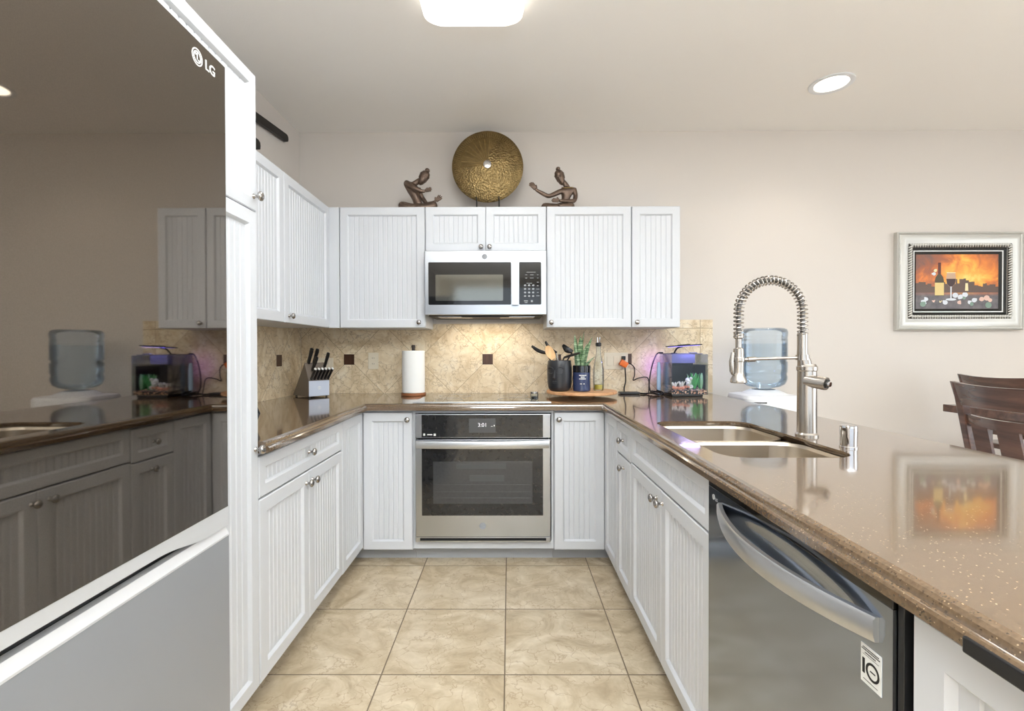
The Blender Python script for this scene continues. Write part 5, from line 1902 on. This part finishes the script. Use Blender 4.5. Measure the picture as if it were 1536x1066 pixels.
# lamp: clip, curved arm, light bar
m = MB().tube(smooth_path([(AX0 + 0.055, AY0 + 0.12, AZ1 - 0.01), (AX0 + 0.056, AY0 + 0.10, AZ1 + 0.018), (AX0 + 0.068, AY0 + 0.08, AZ1 + 0.042), (AX0 + 0.095, AY0 + 0.065, AZ1 + 0.050)]), 0.0055, 10)
m.box(AX0 + 0.040, AX0 + 0.072, AY0 + 0.105, AY0 + 0.135, AZ1 - 0.012, AZ1 + 0.010, 0.003)
m.build('lamp_arm', 'black_plastic', t)
LB = [(AX0 - 0.005, AY0 + 0.055, 1.236), (AX0 + 0.21, AY0 + 0.055, 1.249)]
m = MB().box(-0.112, 0.112, -0.022, 0.022, -0.003, 0.004, 0.002).box(-0.035, 0.035, -0.020, 0.020, 0.003, 0.008, 0.002)
m.xf(Matrix.Translation((AX0 + 0.10, AY0 + 0.06, 1.2425)) @ Matrix.Rotation(R(-3.5), 4, 'Y'))
lb = m.build('lamp_bar', 'black_plastic', t)
m = MB().box(-0.100, 0.100, -0.014, 0.014, -0.0045, -0.003)
m.xf(Matrix.Translation((AX0 + 0.10, AY0 + 0.06, 1.2425)) @ Matrix.Rotation(R(-3.5), 4, 'Y'))
m.build('led_strip', 'led_violet', lb, smooth=False)
al = area_light('aquarium_lamp', (AX0 + 0.10, AY0 + 0.06, 1.2365), (0, 0, 0), 0.20, 0.03, 0.8, (0.48, 0.42, 1.0))
area_light('aquarium_wall_fill', (AX0 - 0.030, AY1 - 0.03, 1.12), (R(90), 0, 0), 0.03, 0.14, 0.16, (0.45, 0.25, 1.0))  # added fill for the violet glow on the wall; no lamp stands there
m = MB().tube(smooth_path([(AX0 + 0.02, AY1 - 0.01, AZ1 + 0.010), (AX0 - 0.02, AY1 - 0.015, AZ1 + 0.004), (AX0 - 0.05, AY1 - 0.02, 1.13), (AX0 - 0.072, AY1 - 0.03, 1.05), (AX0 - 0.085, AY1 - 0.05, 0.97), (AX0 - 0.080, AY1 - 0.08, CT + 0.006)]), 0.0045, 8)
tag(m.build('power_cable', 'cord_black', ang=70), 'black cord running from the aquarium rim down its left side', 'cord')
# slim blue-white vial left of the tank
m = MB().lathe([(0, 0.0), (0.003, 0.001), (0.010, 0.025), (0.0135, 0.05), (0.014, 0.10), (0.0135, 0.17), (0.010, 0.20), (0.009, 0.215), (0, 0.217)], (AX0 - 0.022, AY1 - 0.055, CT + 0.001), 20, cap=False)
tag(m.build('glass_vial', 'blue_vial', ang=60), 'slim pale blue vial standing at the left side of the aquarium', 'vial')

# ------------------------------------------------------------------ water cooler beyond the peninsula
WX, WY = 1.625, 3.120
t = thing('water_dispenser', 'white water dispenser standing behind the far end of the peninsula', 'water dispenser', (WX, WY, 0))
m = MB()
rg = []
for ins, z in ((0.02, 0.0), (0.0, 0.02), (0.0, 0.912), (0.006, 0.929), (0.03, 0.934)):
    rg.append([(x, y, z) for x, y in rrect(WX - 0.178 + ins, WX + 0.178 - ins, WY - 0.17 + ins, WY + 0.17 - ins, 0.07, 6)])
m.loft(rg)
m.build('cabinet_body', 'white_plastic', t)
MB().lathe([(0.135, 0.0), (0.120, 0.012), (0.085, 0.028), (0.07, 0.030)], (WX, WY, 0.932), 36, cap=False).build('bottle_collar', 'white_plastic', t)
m = MB()
xx = WX - 0.145
while xx < WX - 0.075:
    ww = random.uniform(0.004, 0.009)
    m.box(xx, xx + ww, WY - 0.1712, WY - 0.1698, 0.888, 0.897)
    xx += ww + 0.0025
m.build('badge_print', 'print_black', t, smooth=False)
t = thing('water_bottle', 'large translucent blue water bottle upside down on the dispenser', 'water bottle', (WX, WY, 0.962))
BZ = 0.952
prof = [(0.0, 0.012), (0.030, 0.0125), (0.05, 0.020), (0.095, 0.030), (0.122, 0.048), (0.133, 0.075), (0.134, 0.095), (0.129, 0.105), (0.130, 0.115), (0.134, 0.125), (0.1345, 0.185), (0.128, 0.193), (0.128, 0.201), (0.1345, 0.209), (0.1345, 0.325), (0.131, 0.335), (0.135, 0.348), (0.136, 0.372), (0.130, 0.390), (0.112, 0.398), (0.0, 0.392)]
m = MB().lathe(prof, (WX, WY, BZ), 48, cap=False)
m.build('bottle_shell', 'jug_blue', t, ang=60)
m = MB().lathe([(0, 0.032)] + [(r * 0.955, z) for r, z in prof[3:14]] + [(0.128, 0.300), (0, 0.300)], (WX, WY, BZ), 40, cap=False)
m.build('water', 'water_blue', t, ang=60)
m = MB()
for k in range(3):
    m.box(WX + 0.128, WX + 0.137, WY - 0.015, WY + 0.015, BZ + 0.23 + 0.028 * k, BZ + 0.25 + 0.028 * k, 0.002)
m.build('bottle_marks', 'jug_blue', t)

# ------------------------------------------------------------------ framed picture
PD = 3.40
x0, x1, z0, z1 = (1340 - 764) * PD / F, (1528 - 764) * PD / F, CH - (497 - 525) * -PD / F * -1, 0
x0, x1 = 2.685, 3.558
z0, z1 = 1.347, 2.026
t = thing('framed_picture', 'framed wine still life with fiery sky in an ornate silver frame', 'picture', ((x0 + x1) / 2, YB, z0))


def frame_ring(prof, x0, x1, z0, z1, ybase):
    """mitred moulding: prof = [(inset, stand-off)]"""
    m = MB()
    b = m.b
    rg = []
    for ins, d in prof:
        rg.append([b.verts.new(p) for p in ((x0 + ins, ybase - d, z0 + ins), (x1 - ins, ybase - d, z0 + ins), (x1 - ins, ybase - d, z1 - ins), (x0 + ins, ybase - d, z1 - ins))])
    for i in range(len(rg) - 1):
        for j in range(4):
            b.faces.new((rg[i][j], rg[i][(j + 1) % 4], rg[i + 1][(j + 1) % 4], rg[i + 1][j]))
    bmesh.ops.recalc_face_normals(b, faces=b.faces)
    return m


fr = frame_ring([(0, 0.001), (0, 0.030), (0.005, 0.037), (0.016, 0.037), (0.020, 0.033), (0.026, 0.036), (0.045, 0.040), (0.062, 0.034), (0.072, 0.028), (0.080, 0.028), (0.105, 0.026), (0.107, 0.018), (0.107, 0.001)], x0, x1, z0, z1, YB)
fo = fr.build('frame_moulding', 'frame_silver', t, ang=35)
# twisted rope bead and the outer leaf edge
m = MB()


def rope(ins, r, pitch, y):
    for (ax, az, bx, bz) in ((x0 + ins, z0 + ins, x1 - ins, z0 + ins), (x1 - ins, z0 + ins, x1 - ins, z1 - ins), (x1 - ins, z1 - ins, x0 + ins, z1 - ins), (x0 + ins, z1 - ins, x0 + ins, z0 + ins)):
        L = math.hypot(bx - ax, bz - az)
        n = int(L / pitch)
        dx, dz = (bx - ax) / L, (bz - az) / L
        for i in range(n):
            s_ = (i + 0.5) * L / n
            cx_, cz_ = ax + dx * s_, az + dz * s_
            q = pitch * 0.55
            m.tube([(cx_ - dx * q - dz * r * 0.9, y, cz_ - dz * q + dx * r * 0.9), (cx_, y - r * 0.8, cz_), (cx_ + dx * q + dz * r * 0.9, y, cz_ + dz * q - dx * r * 0.9)], [r * 0.35, r * 0.55, r * 0.35], 6)


rope(0.092, 0.0125, 0.0170, YB - 0.030)
m.build('rope_bead', 'frame_silver', fo, ang=60)
m = MB()
rope(0.010, 0.006, 0.010, YB - 0.037)
m.build('leaf_edge', 'frame_silver', fo, ang=60)
frame_ring([(0.079, 0.0275), (0.080, 0.0290), (0.1045, 0.0272), (0.106, 0.0255)], x0, x1, z0, z1, YB).build('rope_channel', 'frame_antique', fo, ang=30)
lw = frame_ring([(0.107, 0.019), (0.112, 0.021), (0.124, 0.016), (0.125, 0.006)], x0, x1, z0, z1, YB)
o = lw.build('inner_liner', 'black_metal', t, ang=30)
lw = frame_ring([(0.125, 0.006), (0.125, 0.016), (0.132, 0.016), (0.133, 0.006)], x0, x1, z0, z1, YB)
o = lw.build('white_fillet', 'print_white', t, ang=30)
lw = frame_ring([(0.133, 0.014), (0.150, 0.006)], x0, x1, z0, z1, YB)
o = lw.build('dark_liner', 'black_metal', t, ang=30)  # black sloping liner next to the canvas
# canvas with the painted still life (thin layers of paint, each a material of the one canvas mesh)
cx0, cx1, cz0, cz1 = x0 + 0.148, x1 - 0.150, z0 + 0.148, z1 - 0.148
art = ['painted_sky', 'art_city', 'art_bottle', 'art_label', 'art_neck', 'art_glass', 'art_wine', 'art_flower', 'art_flower_pink', 'art_glow', 'art_leaf']
m = MB()
W_, H_ = cx1 - cx0, cz1 - cz0
YA = YB - 0.0055
m.poly([(cx0, YA, cz0), (cx1, YA, cz0), (cx1, YA, cz1), (cx0, YA, cz1)])
lay = [0]


def paint(mi, pts):
    lay[0] += 1
    m.mi = mi
    y = YA - 0.00006 * (1 + lay[0] % 40)
    m.poly([(cx0 + W_ * u, y, cz0 + H_ * v) for u, v in pts])


def disc(mi, u, v, ru, rv, k=14):
    paint(mi, [(u + ru * math.cos(2 * PI * i / k), v + rv * math.sin(2 * PI * i / k)) for i in range(k)])


sk_ = [(0.0, 0.30)]
u = 0.0
rs = random.Random(5)
while u < 1.0:
    wv = rs.uniform(0.02, 0.05)
    hv = rs.uniform(0.40, 0.50) if not (0.35 < u < 0.62) else rs.uniform(0.44, 0.56)
    sk_ += [(u, hv), (min(1, u + wv), hv)]
    u += wv
sk_.append((1.0, 0.30))
paint(1, sk_)
paint(9, [(0.60, 0.33), (0.64, 0.33), (0.635, 0.47), (0.605, 0.47)])
paint(2, [(0.235, 0.24), (0.345, 0.24), (0.345, 0.52), (0.335, 0.58), (0.305, 0.64), (0.305, 0.84), (0.275, 0.84), (0.275, 0.64), (0.245, 0.58), (0.235, 0.52)])
paint(4, [(0.272, 0.64), (0.308, 0.64), (0.308, 0.845), (0.272, 0.845)])
paint(3, [(0.235, 0.25), (0.345, 0.25), (0.345, 0.48), (0.235, 0.48)])
paint(5, [(0.37, 0.55), (0.38, 0.46), (0.415, 0.40), (0.445, 0.40), (0.48, 0.46), (0.49, 0.55), (0.48, 0.66), (0.38, 0.66)])
paint(6, [(0.372, 0.55), (0.382, 0.46), (0.415, 0.405), (0.445, 0.405), (0.478, 0.46), (0.488, 0.55)])
paint(9, [(0.375, 0.655), (0.485, 0.655), (0.485, 0.668), (0.375, 0.668)])
paint(7, [(0.422, 0.18), (0.438, 0.18), (0.438, 0.41), (0.422, 0.41)])
disc(7, 0.43, 0.175, 0.065, 0.022)
disc(6, 0.43, 0.52, 0.012, 0.015)
for u, v, mi, r_ in ((0.10, 0.13, 7, 0.030), (0.13, 0.18, 7, 0.025), (0.09, 0.09, 10, 0.035), (0.22, 0.14, 8, 0.014), (0.36, 0.12, 7, 0.030), (0.48, 0.25, 7, 0.035), (0.54, 0.22, 7, 0.03), (0.60, 0.26, 7, 0.035), (0.59, 0.20, 10, 0.02), (0.53, 0.12, 8, 0.024), (0.66, 0.12, 7, 0.026), (0.71, 0.16, 7, 0.03), (0.68, 0.09, 10, 0.024), (0.80, 0.18, 8, 0.03), (0.86, 0.20, 8, 0.036), (0.90, 0.16, 8, 0.026), (0.88, 0.07, 10, 0.04), (0.225, 0.64, 7, 0.022), (0.24, 0.70, 9, 0.02), (0.30, 0.13, 9, 0.010)):
    disc(mi, u, v, r_, r_ * 1.35)
    for k in range(3):
        disc(mi, u + rs.uniform(-0.02, 0.02), v + rs.uniform(-0.025, 0.025), r_ * 0.5, r_ * 0.7, 9)
m.build('canvas', art, t, smooth=False)

# ------------------------------------------------------------------ dining set
def bow_rail(mb, w0, w1, z0, z1, thick, y, bow, n=14, drop=0.0):
    """curved back rail between x = -w..w; bows backwards (+y) in the middle; w0 is the half width at the bottom, w1 at the top"""
    rings = []
    for i in range(n + 1):
        q = -1 + 2 * i / n
        yy = y + bow * (1 - q * q)
        lean = (z1 - z0) * 0.22
        zt = z1 + drop * (1 - q * q)
        rings.append([(q * w0, yy - thick / 2, z0), (q * w1, yy - thick / 2 + lean, zt), (q * w1, yy + thick / 2 + lean, zt), (q * w0, yy + thick / 2, z0)])
    mb.loft(rings)


def dining_chair(label, loc, rz, ztop):
    """counter-height chair; sits facing -y, back at +y; origin on the floor under the seat"""
    t = thing('dining_chair', label, 'chair', loc, rz, 'dining chairs at the counter-height table')
    k = ztop - 1.06
    sz = 0.62
    m = MB().box(-0.22, 0.22, -0.20, 0.21, sz - 0.035, sz, 0.012)
    m.build('seat', 'chair_wood', t, world=False)
    ly = lambda z: 0.19 + (z - sz) * 0.22
    for s_ in (-1, 1):
        m = MB()
        m.prism([(0.165, 0.0), (0.205, 0.0), (0.215, sz), (ly(1.055 + k) + 0.018, 1.055 + k), (ly(1.055 + k) - 0.016, 1.055 + k), (0.175, sz)], 0, s_ * 0.218 - 0.016, s_ * 0.218 + 0.016, 0.003)
        m.build('back_post', 'chair_wood', t, world=False)
        m = MB().box(s_ * 0.195 - 0.019, s_ * 0.195 + 0.019, -0.195, -0.157, 0, sz - 0.03, 0.004)
        m.build('front_leg', 'chair_wood', t, world=False)
    m = MB()
    bow_rail(m, 0.238, 0.248, 0.955 + k, 1.06 + k, 0.022, ly(0.955 + k), 0.035, drop=-0.012)
    m.build('top_rail', 'chair_wood', t, world=False)
    m = MB()
    bow_rail(m, 0.208, 0.208, 0.868 + k, 0.915 + k, 0.020, ly(0.868 + k), 0.035, drop=-0.006)
    m.build('middle_rail', 'chair_wood', t, world=False)
    m = MB()
    bow_rail(m, 0.208, 0.208, 0.680, 0.715, 0.020, ly(0.68), 0.03)
    m.build('lower_rail', 'chair_wood', t, world=False)
    for x, hw in ((-0.135, 0.036), (0.0, 0.046), (0.135, 0.036)):
        bo = 0.034 * (1 - (x / 0.21) ** 2)
        za, zb = 0.712, 0.872 + k
        m = MB().prism([(ly(za) + bo - 0.006, za), (ly(za) + bo + 0.006, za), (ly(zb) + bo + 0.006, zb), (ly(zb) + bo - 0.006, zb)], 0, x - hw, x + hw)
        m.build('back_slat', 'chair_wood', t, world=False, smooth=False)
    m = MB().box(-0.18, 0.18, -0.186, -0.166, 0.20, 0.235, 0.003)
    m.build('foot_rail', 'chair_wood', t, world=False)
    return t


# first chair faces +x (its back towards the peninsula), the second faces -x
dining_chair('dark brown dining chair nearest the peninsula, its slatted back turned to the kitchen', (2.335, 2.012, 0), R(90), 1.068)
dining_chair('dark brown dining chair further off by the back wall, behind the nearest chair', (3.28, 3.01, 0), R(90), 1.052)
t = thing('dining_table', 'dark counter-height dining table beyond the peninsula chairs', 'table', (2.80, 2.02, 0))
MB().box(2.425, 3.225, 1.30, 2.735, 0.868, 0.908, 0.003).build('table_top', 'chair_wood', t)
MB().box(2.50, 3.15, 1.375, 2.665, 0.795, 0.868, 0.003).build('apron', 'chair_wood', t)
for x in (2.50, 3.08):
    for y in (1.375, 2.595):
        MB().box(x, x + 0.07, y, y + 0.07, 0, 0.795, 0.004).build('leg', 'chair_wood', t)
